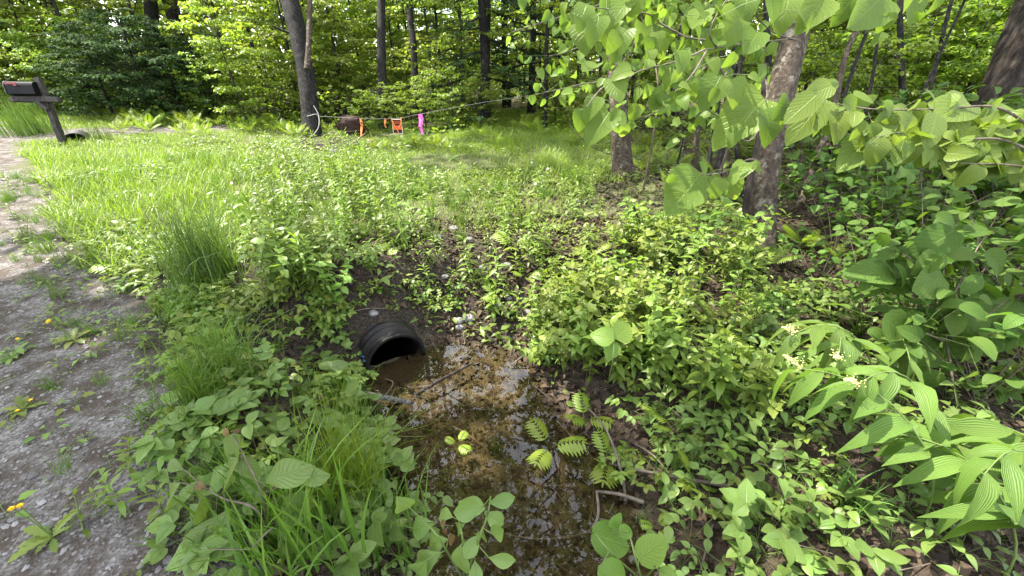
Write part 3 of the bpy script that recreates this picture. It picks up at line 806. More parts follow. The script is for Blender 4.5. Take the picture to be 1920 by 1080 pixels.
def far_woods():
    mb = MB(); r = np.random.default_rng(9)
    n = 110000
    az = r.uniform(-1.25, 1.25, n) ; rad = r.uniform(34, 60, n); z = r.uniform(0, 1, n) ** 1.2 * 22
    cl = vn(az * 40, z * .4, 3)
    keep = cl > .22
    gap = (np.abs(az + .17) < .05) & (z > 9)
    keep &= ~gap
    az, rad, z = az[keep], rad[keep], z[keep]; n = len(az)
    p = np.stack([np.sin(az) * rad, np.cos(az) * rad, z], 1)
    inst(mb, T_far, p, r.normal(0, 1, (n, 3)), np.array([0, 0, 1]) + r.normal(0, .5, (n, 3)), r.uniform(.35, .8, n), r.random(n))
    tag(link('far_woods', mb.mesh('far_woods', M['bright'])), 'mass of distant green woods closing the view', 'woods', None, 'stuff')
far_woods()
print('forest done')

# ------------------------------------------------------------------ named trees
def big_trunk(name, pxs, Zs, widths, bark, label, sides=26, rough=.08, crown=None, extra=None, seed=1, top=None):
    """trunk through pixel/depth points, base first"""
    pts = [P(a, b, z) for (a, b), z in zip(pxs, Zs)]
    b = pts[0]; b[2] = float(hz(b[0:1], b[1:2])[0]) - .1
    npt = len(pts)
    if top is not None: pts += [pts[npt - 1] + np.array(top, float) * f for f in (.07, .18, .4, 1.)]
    c = bez(pts, 14)
    seg = np.concatenate([[0], np.cumsum(np.linalg.norm(np.diff(np.array(pts), axis=0), axis=1))])
    cs = np.concatenate([[0], np.cumsum(np.linalg.norm(np.diff(c, axis=0), axis=1))])
    c2 = np.stack([np.interp(np.linspace(0, cs[-1], int(cs[-1] / .07) + 2), cs, c[:, i]) for i in range(3)], 1)
    wid = list(widths[:npt]) + [widths[-1] * f for f in (.98, .94, .85, .5)] if top is not None else list(widths)
    rad = np.interp(np.linspace(0, cs[-1], len(c2)), seg * cs[-1] / seg[-1], wid) / 2
    fl = np.linspace(0, cs[-1], len(c2)); rad = rad * (1 + .35 * np.exp(-fl / .18))
    org = pts[0].copy()
    mb = MB(); tube(mb, c2 - org, rad, sides, rough=rough, seed=seed)
    e = link(name, None, None, org); tag(e, label, 'tree')
    link('trunk', mb.mesh('trunk', M[bark]), e)
    r = np.random.default_rng(seed + 50)
    if crown:
        st = MB(); lf = MB(); P_, D_ = [], []
        zc0, zc1, spread, nl, leaf, spc = crown
        for i in range(nl):
            z = zc0 + (zc1 - zc0) * (i + r.random()) / nl
            k = int(np.argmin(np.abs(c2[:, 2] - z))); p = c2[k] - org
            limbs(st, P_, D_, r, p, i * 2.4 + r.uniform(-.5, .5), spread * r.uniform(.6, 1.2), r.uniform(.1, .8), .03, spc)
        Pn = np.concatenate(P_); Dn = np.concatenate(D_); n = len(Pn)
        inst(lf, T_far, Pn, Dn, np.array([0, 0, 1]) + r.normal(0, .45, (n, 3)), leaf * r.uniform(.6, 1.2, n), r.random(n))
        link('crown', join2(lf, st).mesh('crown', [M['maple'], M[bark]]), e)
    return e, c2, org
e, c2, org = big_trunk('roped_tree', [(583, 250), (575, 150), (553, 40), (538, -20)], [10, 10, 10, 10], [.42, .38, .41, .41], 'barkdark',
                       'dark rough barked tree with white rope tied round it at the clearing edge', seed=3, rough=.10, top=(-.9, .2, 9.), crown=(8.2, 13, 3.0, 16, .17, .13))
mb = MB(); q = bez([P(576, 130, 9.75), P(580, 60, 9.8), P(581, -10, 9.9), P(584, -90, 10)], 8); tube(mb, q - org, np.linspace(.07, .05, len(q)), 8, rough=.2)
link('stem', mb.mesh('stem', M['barkgrey']), e)
mb = MB(); q = bez([P(542, 62, 9.9), P(525, 55, 9.8), P(510, 48, 9.7)], 5); tube(mb, q - org, np.linspace(.035, .015, len(q)), 6); link('branch', mb.mesh('branch', M['barkdark']), e)
big_trunk('dark_tree', [(717, 230), (715, 100), (714, -20)], [11.7, 11.6, 11.6], [.25, .24, .22], 'barkdark', 'straight dark trunk rising behind the shrubs above the orange sign', seed=5, top=(0, 0, 14), crown=(9.5, 17, 3.6, 22, .2, .14), sides=14)
big_trunk('dark_tree', [(779, 230), (776, 100), (770, 40), (766, -30)], [12.2, 12.1, 12.1, 12.1], [.20, .19, .18, .17], 'barkdark', 'thinner dark trunk rising above the pink ribbon', seed=6, top=(-.3, 0, 14), crown=(9.5, 17, 3.4, 22, .2, .14), sides=14)
big_trunk('forest_tree', [(285, 225), (288, 120), (280, -20)], [15, 15, 15], [.5, .46, .4], 'barkdark', 'dark trunk inside the shady trees behind the evergreen shrubs', seed=7, top=(0, 0, 6), sides=12)
big_trunk('forest_tree', [(345, 230), (338, 120), (322, -20)], [16.5, 16, 16], [.3, .28, .25], 'barkdark', 'thin leaning dark trunk right of the shady trunk behind the evergreen shrubs', seed=8, top=(0, 0, 6), sides=12)
big_trunk('hemlock_tree', [(905, 245), (910, 130), (912, -20)], [12.4, 12.2, 12], [.30, .27, .24], 'barkdark', 'dark straight trunk in front of the hemlock sprays', seed=9, top=(0, 0, 5), sides=14)
big_trunk('grey_tree', [(1169, 352), (1160, 200), (1152, 80), (1150, -20)], [6.2, 6.1, 6.05, 6.0], [.30, .255, .24, .22], 'barkgrey', 'mottled grey brown trunk at the right end of the sunny clearing', seed=10, top=(-.3, -.2, 8), crown=(5.8, 11, 3.6, 26, .17, .115))
e, c2, org = big_trunk('leaning_tree', [(1421, 505), (1432, 330), (1463, 180), (1492, 60), (1510, -30)], [3.75, 3.7, 3.65, 3.6, 3.6], [.215, .235, .22, .205, .19], 'barkgrey',
                       'leaning mottled grey tree with a slim stem at its foot, right of the pool', seed=12, top=(.6, .3, 4.5), crown=(4.6, 7.5, 2.4, 14, .17, .17), sides=30)
LT, LTO = e, org
mb = MB(); q = bez([P(1394, 492, 3.68), P(1397, 400, 3.62), P(1410, 320, 3.55), P(1425, 240, 3.5), P(1436, 120, 3.5)], 8); tube(mb, q - org, np.linspace(.034, .018, len(q)), 8, rough=.15); link('stem', mb.mesh('stem', M['barkbrown']), e)
big_trunk('oak', [(1795, 450), (1840, 320), (1905, 170), (1955, 40), (1980, -30)], [5.0, 4.9, 4.8, 4.7, 4.7], [.80, .66, .60, .58, .56], 'barkbrown',
          'massive dark furrowed trunk at the right edge behind the leafy shrubs', seed=14, top=(.9, .2, 5), crown=(4.8, 8.5, 3.2, 18, .18, .2), sides=44, rough=.12)
for k, (pxs, Z, w, lab) in enumerate([
        ([(1487, 430), (1520, 330), (1560, 215), (1590, 90), (1635, 20)], 4.6, [.075, .07, .065, .055, .05], 'bent grey sapling stem arching right behind the leaning tree'),
        ([(1518, 440), (1550, 330), (1566, 240), (1610, 100), (1650, 0)], 5.0, [.05, .045, .04, .04, .035], 'thinner dark twin of the bent grey sapling stem'),
        ([(1690, 330), (1692, 190), (1688, 60), (1690, -20)], 6.5, [.09, .085, .08, .08], 'slender upright dark stem left of the massive furrowed trunk'),
        ([(1350, 330), (1358, 240), (1372, 130), (1400, -20)], 5.6, [.10, .09, .08, .08], 'dark slim trunk just left of the leaning tree'),
        ([(1302, 320), (1310, 200), (1305, 100), (1340, -20)], 6.4, [.09, .08, .07, .07], 'pale patched stem between the two mottled trunks'),
        ([(1325, 330), (1342, 230), (1350, 140), (1345, -20)], 6.0, [.07, .06, .06, .05], 'dark stem right beside the pale patched stem'),
        ([(1432, 200), (1440, 120), (1437, 40), (1438, -30)], 7.5, [.12, .11, .1, .1], 'dark far stem behind the leaning tree'),
        ([(1262, 330), (1280, 250), (1255, 170), (1262, 120)], 6.2, [.035, .03, .03, .02], 'crooked thin dark stem in the ferns right of the grey tree'),
        ([(1612, 400), (1618, 250), (1640, 120), (1655, -20)], 5.6, [.05, .045, .04, .04], 'thin dark stem between the bent sapling and the slender upright stem'),
        ([(1742, 380), (1735, 240), (1760, 100), (1790, -20)], 6.0, [.06, .055, .05, .05], 'thin leaning stem close left of the massive furrowed trunk'),
        ([(1655, 420), (1690, 280), (1740, 150), (1800, 20)], 5.2, [.04, .035, .03, .03], 'thin stem slanting right across the shaded shrubs'),
        ([(1390, 400), (1380, 250), (1388, 120), (1380, -20)], 5.0, [.06, .055, .05, .05], 'thin dark stem close behind the left side of the leaning tree'),
        ([(1022, 232), (1024, 150), (1026, 60), (1040, -20)], 11.5, [.13, .12, .12, .12], 'thin dark trunk right of the hemlocks')]):
    big_trunk('slim_tree', pxs, [Z] * len(pxs), w, ['barkgrey', 'barkdark', 'barkdark', 'barkdark', 'barkgrey'][k] if k < 5 else 'barkdark', lab, seed=20 + k, sides=9, top=(.15, .1, 2.5))
# unseen trees across the road, added so their crowns shade the near verge
parts, n = tree(901, h=12, r0=.22, c0=5.4, spread=3.3, nl=60, leaf=.27, spacing=.15, bark='barkdark', lean=(.3, .18))
spawn('unseen_shade_tree', parts, (-10.0, 0.9, 0), (0, 0, 0), 1., 'unseen leafy tree added across the road to shade the near verge', 'tree')
spawn('unseen_shade_tree', parts, (-9.6, -3.4, 0), (0, 0, -.2), .95, 'smaller unseen leafy tree added for shade behind the viewer', 'tree')
print('trees done')

# ------------------------------------------------------------------ hero leaves placed along branches
def leaf_set(mb, tm, L, Zr, wob=.25, seed=0, up_mix=.8, st=None, join=None, size=1.0):
    """L: (bx, by, tx, ty) base and tip of single leaves as seen; each gets its own depth"""
    r = np.random.default_rng(seed)
    for (bx, by, tx, ty) in L:
        Z = r.uniform(*Zr)
        b = P(bx, by, Z); t_ = P(tx, ty, Z + r.uniform(-.06, .05) * Z * .5)
        d = t_ - b; ln = np.linalg.norm(d) * 1.1 * size
        up = np.array([0, -.75, 1.0]) * up_mix + r.normal(0, wob, 3)
        inst(mb, tm, b, d, up, ln, r.uniform(.1, 1))
        if st is not None and join is not None:
            j = min(join, key=lambda q: np.linalg.norm(q - b))
            m = (j + b) / 2 + np.array([0, 0, .01])
            tube(st, [j, m, b], .0013, 3, cap=False)
BASS = [(1122, 30, 1120, 72), (1096, 40, 1091, 86), (1145, 30, 1128, 78), (1175, 55, 1148, 98), (1202, 42, 1196, 88), (1178, 2, 1150, 24), (1195, -5, 1192, 38), (1258, 12, 1250, 34),
        (1281, 30, 1300, 52), (1400, -5, 1396, 38), (1445, -8, 1452, 42), (1385, 33, 1340, 82), (1185, 133, 1148, 136), (1150, 145, 1164, 188), (1120, 180, 1100, 224), (1096, 205, 1083, 245),
        (1142, 210, 1107, 258), (1160, 205, 1146, 224), (1255, 172, 1218, 210), (1200, 200, 1176, 226), (1204, 167, 1184, 190), (1237, 122, 1248, 142), (1290, 148, 1314, 168), (1350, 145, 1316, 202),
        (1372, 148, 1386, 192), (1404, 140, 1424, 152), (1433, 185, 1358, 250), (1433, 205, 1462, 257), (1390, 237, 1366, 264), (1315, 325, 1253, 397), (1310, 345, 1308, 402), (1333, 330, 1348, 358),
        (1365, 330, 1392, 378), (1400, 305, 1384, 332), (1411, 304, 1432, 320), (1316, 330, 1294, 346), (1355, 335, 1335, 372), (1380, 100, 1360, 130), (1230, 60, 1250, 95), (1320, 20, 1300, 60),
        (1300, 5, 1318, 40), (1340, 10, 1362, 38), (1270, 95, 1290, 120), (1160, 60, 1142, 96), (1135, -5, 1128, 30), (1225, 20, 1215, 52), (1100, 8, 1085, 40), (1060, 5, 1050, 40), (1078, 20, 1080, 52),
        (1545, -4, 1518, 42), (1655, -6, 1603, 44), (1710, -6, 1724, 28), (1480, -10, 1470, 35), (1500, 20, 1530, 50), (1600, -10, 1580, 30), (1760, -8, 1750, 26), (1420, 60, 1400, 95),
        (1265, 130, 1240, 160), (1330, 110, 1345, 140), (1420, 120, 1432, 165), (1210, 95, 1226, 128), (1480, 190, 1455, 222), (1120, 120, 1095, 140), (1345, 165, 1330, 190), (1390, 205, 1402, 235)]
# pale forked branches of the leaning tree
st = MB(); lf = MB()
BR = [[(1492, 75, 3.3), (1450, 60, 2.7), (1415, 28, 2.3)], [(1492, 73, 3.3), (1410, 80, 2.6), (1345, 90, 2.25), (1322, 93, 2.15)], [(1345, 90, 2.25), (1330, 60, 2.2), (1352, 15, 2.25), (1372, -15, 2.3)],
      [(1322, 93, 2.15), (1270, 115, 2.1), (1195, 135, 2.05), (1172, 160, 2.0)], [(1325, 95, 2.15), (1305, 130, 2.1), (1285, 155, 2.05), (1265, 172, 2.0)], [(1290, 72, 2.2), (1240, 45, 2.2), (1210, 25, 2.15), (1120, 15, 2.15)],
      [(1322, 75, 2.2), (1290, 70, 2.2), (1250, 50, 2.2)], [(1425, 240, 3.45), (1400, 265, 2.8), (1350, 222, 2.4), (1285, 180, 2.15)], [(1418, 300, 3.4), (1400, 300, 2.5), (1360, 322, 2.2), (1315, 328, 2.1)],
      [(1436, 150, 3.4), (1438, 180, 2.5), (1433, 190, 2.2)], [(1500, 30, 3.4), (1560, -5, 2.4), (1650, -10, 2.0), (1760, -10, 1.9)], [(1172, 150, 2.0), (1130, 165, 2.0), (1100, 200, 1.95)], [(1372, 120, 2.3), (1360, 140, 2.2), (1345, 150, 2.15)]]
joins = []
for b in BR:
    c = bez([P(*q) for q in b], 8); st = MB(); tube(st, c - LTO, np.linspace(.006, .0022, len(c)), 5); joins += list(c[::2])
    link('branch', st.mesh('branch', M['paletwig']), LT)
leaf_set(lf, T_cord, BASS, (1.95, 2.35), .3, 3, 1., st=None, size=.97)
rb = np.random.default_rng(8); jn = np.array(joins); jn = jn[rb.integers(0, len(jn), 95)]
jp = jn + rb.normal(0, .07, (95, 3)) + np.array([0, .06, -.02]); qx, qy, _ = proj(jp[:, 0], jp[:, 1], jp[:, 2])
ok = ~((qx > 1385) & (qx < 1510) & (qy > 40)) & ~((qx > 1120) & (qx < 1205) & (qy > 50)); jp = jp[ok]; nj = len(jp)
inst(lf, T_cord, jp, rb.normal(0, .6, (nj, 3)) + np.array([-.1, 0, -.7]), np.array([0, -.7, .9]) + rb.normal(0, .35, (nj, 3)), rb.uniform(.05, .105, nj), rb.random(nj))
for s_ in (lf,):
    for k in range(len(s_.V)): s_.V[k] = s_.V[k] - LTO
st2 = MB(); rr2 = np.random.default_rng(3)
for (bx, by, tx, ty) in BASS:
    b = P(bx, by, rr2.uniform(1.95, 2.35)); rr2.uniform(-.06, .05); rr2.normal(0, .3, 3); rr2.uniform(.1, 1)
    j = min(joins, key=lambda q: np.linalg.norm(q - b))
    tube(st2, np.array([j, (j + b) / 2 + np.array([0, 0, .015]), b]) - LTO, .0012, 3, cap=False)
link('foliage', join2(lf, st2).mesh('foliage', [M['bass'], M['stem']]), LT)
# a farther branch with smaller hanging leaves, left of it
def hanging(name, curves, n, size, tm, mat, label, cat, base, seed, bark='twig', spread=.12, rad=.006, upv=(0, -.8, .8), down=.8, extra=None):
    r = np.random.default_rng(seed); pt, lf = MB(), MB()
    cs = [bez(np.array(c, float), 10) for c in curves]
    o = np.asarray(base, float)
    e = link(name, None, None, o); tag(e, label, cat)
    for c in cs:
        st = MB(); tube(st, c - o, np.linspace(rad, rad * .3, len(c)), 6); link('branch', st.mesh('branch', M[bark]), e)
    allp = np.concatenate(cs[1:] if len(cs) > 1 else cs)
    k = r.integers(0, len(allp), n)
    p = allp[k] + r.normal(0, spread, (n, 3)) * np.array([1, 1, .7])
    d = r.normal(0, .6, (n, 3)) + np.array([0, 0, -down])
    inst(lf, tm, p, d, np.array(upv) + r.normal(0, .35, (n, 3)), size * r.uniform(.6, 1.2, n), r.random(n))
    if extra: leaf_set(lf, tm, extra[0], extra[1], .25, seed + 1, 1., size=1.25)
    for q, c0 in zip(p, allp[k]): tube(pt, [c0, q], .001, 3, cap=False)
    join2(lf, pt)
    for i in range(len(lf.V)): lf.V[i] = lf.V[i] - o
    link('foliage', lf.mesh('foliage', [M[mat], M['stem']]), e)
    return e
b0 = gp(1205, 5.4)
hanging('young_basswood', [[b0, b0 + np.array([0, 0, 1.2]), P(1200, 20, 5.2), P(1190, -80, 5.2)], [P(1190, -40, 5.2), P(1120, 10, 5.0), P(1040, 35, 4.9), P(960, 60, 4.8)], [P(1195, -20, 5.1), P(1130, 60, 5.0), P(1070, 95, 4.9), P(1030, 105, 4.9)],
        [P(1200, 60, 5.2), P(1150, 140, 4.8), P(1080, 160, 4.7), P(1015, 175, 4.6)], [P(1190, -80, 5.2), P(1080, -40, 5.0), P(960, -10, 4.8)]], 150, .13, T_cord, 'bass', 'young tree with small hanging leaves spread before the hemlocks', 'tree', b0, 31, spread=.16, rad=.014)
b0 = gp(1330, 4.9)
hanging('young_basswood', [[b0, b0 + np.array([.05, 0, 1.]), P(1330, 80, 4.6), P(1320, -80, 4.6)], [P(1325, 20, 4.6), P(1270, 50, 4.5), P(1200, 70, 4.4)], [P(1328, 120, 4.6), P(1260, 190, 4.4), P(1210, 220, 4.3)], [P(1325, 40, 4.6), P(1400, 60, 4.6), P(1440, 100, 4.6)],
        [P(1330, 150, 4.6), P(1380, 200, 4.5), P(1420, 200, 4.5)], [P(1320, -40, 4.6), P(1240, -20, 4.4), P(1160, 0, 4.3)]], 240, .15, T_cord, 'bass', 'young leafy tree filling the gap between the two mottled trunks', 'tree', b0, 32, spread=.2, rad=.016)
DOG = [(1530, 178, 1485, 217), (1530, 212, 1530, 247), (1570, 212, 1575, 247), (1603, 208, 1601, 228), (1615, 226, 1600, 256), (1637, 232, 1637, 259), (1674, 222, 1652, 246), (1648, 260, 1641, 298), (1627, 262, 1586, 301), (1696, 256, 1685, 294),
       (1718, 240, 1702, 264), (1704, 222, 1670, 252), (1790, 215, 1770, 266), (1755, 215, 1745, 262), (1818, 212, 1842, 254), (1845, 212, 1868, 257), (1815, 192, 1775, 209), (1845, 263, 1840, 309), (1890, 263, 1893, 302), (1748, 290, 1722, 313),
       (1785, 308, 1770, 328), (1770, 282, 1758, 298), (1833, 308, 1803, 327), (1878, 315, 1848, 332), (1915, 322, 1918, 352), (1560, 160, 1520, 178), (1500, 195, 1478, 200), (1580, 190, 1610, 205), (1730, 205, 1715, 232), (1800, 268, 1778, 300),
       (1900, 222, 1925, 250), (1870, 200, 1905, 212), (1765, 240, 1748, 275), (1860, 295, 1880, 322), (1905, 290, 1935, 310), (1600, 175, 1632, 186), (1545, 185, 1512, 228), (1690, 215, 1684, 248), (1810, 240, 1822, 285), (1730, 262, 1712, 290)]
b0 = at(1990, 900); 
hanging('dogwood', [[b0, P(2010, 500, 1.75), P(1990, 300, 1.75), P(1900, 212, 1.72)], [P(1985, 290, 1.75), P(1880, 205, 1.75), P(1760, 205, 1.8), P(1640, 205, 1.85), P(1550, 192, 1.9), P(1490, 190, 1.92)], [P(1960, 300, 1.72), P(1880, 262, 1.72), P(1780, 262, 1.74), P(1690, 250, 1.8), P(1640, 258, 1.8)],
        [P(1990, 330, 1.72), P(1900, 310, 1.72), P(1800, 306, 1.72)]], 95, .10, variants_t('cordate', 8, .66, .3, .35), 'dog', 'pale leaved shrub branch reaching in from the right edge before the massive trunk', 'shrub', b0, 33, spread=.045, rad=.006, down=.55, extra=(DOG, (1.7, 1.9)))
HOB = [(1790, 432, 1740, 464), (1685, 468, 1640, 483), (1697, 485, 1648, 502), (1668, 508, 1628, 513), (1685, 517, 1645, 544), (1775, 458, 1820, 487), (1793, 500, 1814, 532), (1715, 543, 1748, 558), (1755, 402, 1793, 417), (1720, 490, 1690, 512), (1742, 460, 1712, 478),
       (1900, 565, 1838, 632), (1685, 622, 1752, 668), (1770, 520, 1730, 534), (1805, 430, 1840, 436), (1760, 475, 1740, 500), (1660, 590, 1700, 640), (1730, 650, 1690, 690), (1850, 470, 1890, 500), (1880, 520, 1910, 560), (1830, 520, 1870, 540), (1790, 560, 1765, 600), (1840, 580, 1800, 620)]
b0 = at(1800, 790)
hanging('hobblebush', [[b0, P(1775, 640, 2.0), P(1770, 560, 2.0), P(1770, 470, 2.05)], [P(1768, 600, 2.), P(1750, 530, 2.), P(1700, 480, 2.0), P(1670, 470, 2.0)], [P(1772, 580, 2.), P(1800, 530, 2.0), P(1830, 470, 2.05), P(1850, 440, 2.05)],
        [P(1775, 640, 2.), P(1840, 600, 1.95), P(1890, 560, 1.9)], [P(1773, 640, 2.), P(1720, 620, 1.95), P(1690, 620, 1.95)]], 90, .105, T_round, 'hobble', 'round leaved shrub in front of the massive trunk, right of the pool', 'shrub', b0, 34, spread=.1, rad=.006, upv=(0, -.35, 1.), down=.25, extra=(HOB, (1.9, 2.1)))
# more round-leaved shrubs filling the shade on the right
def rshrub(seed, h=.95, nst=8, L=.115, n=104, mat='hobble'):
    r = np.random.default_rng(seed); st, lf = MB(), MB()
    for i in range(nst):
        az = i * 2.4; t = np.linspace(0, 1, 6); hh = h * r.uniform(.5, 1.1); sp = h * r.uniform(.2, .9)
        pts = np.stack([np.cos(az) * sp * t, np.sin(az) * sp * t, hh * (1.25 * t - .25 * t * t)], 1)
        tube(st, pts, np.linspace(.006, .002, 6), 4)
        m = n // nst
        tt = r.uniform(.35, 1.05, m); p = np.stack([np.interp(tt, t, pts[:, q]) for q in range(3)], 1)
        a2 = az + np.where(np.arange(m) % 2, 1, -1) * r.uniform(.5, 1.6, m)
        d = np.stack([np.cos(a2), np.sin(a2), r.uniform(-.35, .15, m)], 1)
        inst(lf, T_round, p + d * .03, d, np.array([0, -.15, 1]) + r.normal(0, .22, (m, 3)), L * r.uniform(.55, 1.15, m), r.random(m))
    return [('stem', st.mesh('stem', M['twig'])), ('foliage', lf.mesh('foliage', M[mat]))]
RS = [variant(('rs', k), lambda k=k: rshrub(40 + k)) for k in range(5)]
for i, (px, py, sc) in enumerate([(1610, 440, 1.0), (1680, 430, 1.1), (1740, 470, 1.0), (1860, 470, 1.2), (1930, 480, 1.2), (1640, 520, .8), (1560, 480, .8), (1890, 560, 1.0), (1960, 620, 1.1), (1850, 640, .9), (1760, 700, .8), (1920, 720, .9),
                                 (1690, 620, .7), (1620, 600, .6), (1590, 390, 1.1), (1700, 380, 1.2), (1650, 360, 1.2), (1880, 400, 1.4), (1800, 520, 1.0), (1980, 540, 1.2), (1720, 560, .9), (1830, 760, .7), (1660, 680, .55), (1530, 540, .55), (1620, 400, 1.2), (1780, 400, 1.2), (1850, 430, 1.3), (1950, 400, 1.4), (1640, 470, .9), (1700, 500, .9), (1920, 560, 1.1), (1570, 420, 1.0), (1740, 360, 1.4), (1560, 360, 1.2), (1660, 330, 1.5), (1900, 360, 1.5), (1540, 420, .9), (1600, 500, .7), (1760, 420, 1.2), (1830, 480, 1.1), (1920, 660, 1.0), (1870, 600, .9), (1800, 620, .7), (1680, 460, 1.0), (1480, 400, .8), (1960, 460, 1.3), (1720, 620, .6), (1580, 320, 1.4), (1500, 320, 1.2)]):
    q = at(px, py)
    spawn('understory_shrub', RS[i % 5], q, (0, 0, fr.uniform(0, 6.28)), sc * .85, 'low shrub with round green leaves in the shade on the right', 'shrub', 'round leaved shrubs in the shade on the right')
print('hero branches done')
# false Solomon's seal
SEAL = [((1560, 735), (1425, 600), .62, .165, True, 'arching plant with ribbed leaves and cream plume, highest of its row right of the pool'),
        ((1610, 770), (1490, 622), .60, .16, True, 'arching ribbed plant with cream plume just right of the highest one'),
        ((1700, 850), (1565, 700), .60, .16, True, 'arching ribbed plant with a small cream plume midway down the right side'),
        ((1725, 985), (1550, 835), .56, .165, True, 'drooping ribbed plant with a yellowish plume, lowest of the flowering row'),
        ((2010, 860), (1880, 700), .52, .16, True, 'ribbed plant with cream plume at the right edge of the photo'),
        ((1900, 960), (1775, 830), .46, .155, False, 'ribbed plant without flowers fanning its leaves at the lower right'),
        ((1880, 1085), (1770, 960), .40, .17, False, 'large ribbed plant spreading its leaves in the bottom right corner'),
        ((1990, 1000), (1890, 900), .42, .15, False, 'ribbed plant half cut off at the lower right edge'),
        ((1950, 1130), (1840, 1000), .36, .19, False, 'lowest ribbed plant with very broad leaves at the bottom right corner'),
        ((2000, 1010), (1830, 905), .44, .17, False, 'ribbed plant leaning in from the right above the bottom corner plants'),
        ((1660, 700), (1600, 650), .45, .14, False, 'small ribbed plant behind the middle plume')]
for i, (b, t_, L, lf_, pl, lab) in enumerate(SEAL):
    q = at(*b); tipd = P(*t_, 1.5) - q
    rz = math.atan2(tipd[1], tipd[0]) + [.25, -.2, .1, -.35, .2, .5, .3, -.3, .4, -.5, .2][i]
    d = ray(*t_); 
    spawn('false_solomon_seal', seal(60 + i, L * 1.38 * fr.uniform(.9, 1.1), [8, 10, 9, 11, 8][i % 5], lf_ * 1.12, pl, .55 if i < 5 else .75), q, (0, 0, rz), 1., lab, 'wildflower')
# bottom saplings with single placed leaves
def hero_plant(name, L, Z, tm, mat, stems, label, cat, base, seed, red=None, fill=0, stemmat='twig'):
    lf, st = MB(), MB(); o = np.asarray(base, float)
    leaf_set(lf, tm, L, Z, .22, seed, 1.)
    for i in range(len(lf.V)): lf.V[i] = lf.V[i] - o
    cs = []
    for c in stems:
        q = bez([np.array(p, float) for p in c], 7); cs += list(q); tube(st, q - o, np.linspace(.005, .0022, len(q)), 5)
    r = np.random.default_rng(seed)
    for (bx, by, tx, ty) in L:
        Zl = r.uniform(*Z); b = P(bx, by, Zl); r.uniform(-.06, .05); r.normal(0, .22, 3); r.uniform(.1, 1)
        j = min(cs, key=lambda q: np.linalg.norm(q - b)); tube(st, np.array([j, (j + b) / 2, b]) - o, .0016, 4, cap=False)
    e = link(name, None, None, o); tag(e, label, cat)
    link('stem', st.mesh('stem', M[stemmat]), e); link('foliage', lf.mesh('foliage', M[mat]), e)
    if red:
        for k, q in enumerate(red):
            rl = MB(); leaf_set(rl, T_sap, [q], Z, .3, seed + 1 + k, 1., size=.62)
            rl.V[0] = rl.V[0] - o
            link('young_leaf', rl.mesh('young_leaf', M['red']), e)
b0 = at(505, 1010)
hero_plant('cherry_seedling', [(450, 858, 380, 918), (387, 918, 325, 976), (405, 957, 331, 1030), (433, 953, 383, 1042), (497, 905, 565, 876), (338, 905, 278, 958), (497, 985, 450, 1042), (470, 1040, 410, 1085), (440, 850, 470, 890), (345, 880, 310, 868), (530, 930, 590, 960), (400, 1030, 340, 1070), (520, 1000, 560, 1040), (430, 870, 455, 815), (560, 900, 600, 890)],
           (1.28, 1.4), T_sap, 'sapl', [[b0, P(480, 955, 1.33), P(420, 935, 1.33), P(385, 915, 1.33)], [b0, P(490, 925, 1.33), P(460, 860, 1.33), P(436, 816, 1.33)], [b0, P(510, 990, 1.3), P(470, 1030, 1.28)]],
           'broad leaved seedling with reddish young tips at the bottom left verge', 'seedling', b0, 91, red=[(432, 818, 405, 808), (436, 815, 450, 800), (385, 915, 350, 900)])
b0 = at(870, 1090)
hero_plant('plum_seedling', [(872, 1012, 848, 1092), (905, 950, 852, 960), (916, 943, 963, 938), (908, 960, 945, 985), (916, 1045, 962, 1058), (817, 980, 762, 996), (743, 930, 776, 968), (872, 982, 842, 1000), (890, 1050, 895, 1090), (828, 1035, 756, 1075), (905, 990, 894, 1030), (920, 1000, 945, 990), (850, 970, 820, 960), (900, 1000, 870, 1045), (840, 1010, 790, 1030), (860, 940, 905, 955), (800, 1050, 770, 1090)],
           (1.22, 1.34), T_sap, 'sapl', [[b0, P(868, 1020, 1.27), P(860, 975, 1.28)], [b0, P(895, 1020, 1.27), P(915, 960, 1.28), P(920, 930, 1.28)], [b0, P(830, 1020, 1.27), P(800, 980, 1.28)]],
           'broad leaved seedling with a rusty bud at the bottom centre, before the pool', 'seedling', b0, 92, red=[(838, 990, 825, 1015), (835, 985, 818, 970), (842, 1000, 850, 1025)], stemmat='stem')
b0 = at(1205, 1090)
hero_plant('round_leaf_seedling', [(1109, 1000, 1177, 1026), (1197, 1050, 1245, 1014), (1120, 1075, 1190, 1082), (1237, 1068, 1272, 1090), (1145, 990, 1165, 965), (1160, 1000, 1190, 990)], (1.25, 1.36), T_round, 'bass',
           [[b0, P(1195, 1060, 1.3), P(1180, 1000, 1.3)], [b0, P(1150, 1040, 1.3), P(1115, 1000, 1.3)], [b0, P(1230, 1060, 1.28)]], 'large round leaved seedling at the bottom edge right of the pool', 'seedling', b0, 93, stemmat='stem')
b0 = at(1140, 720)
hero_plant('trillium', [(1152, 638, 1108, 622), (1152, 634, 1188, 606), (1150, 641, 1143, 674)], (2.2, 2.25), leaf_t('ovate', 8, .85, .25, .3), 'dog', [[b0, P(1148, 680, 2.22), P(1152, 638, 2.22)]], 'three leaved plant standing out of the mound right of the culvert', 'wildflower', b0, 94, stemmat='stem')
print('heroes done')

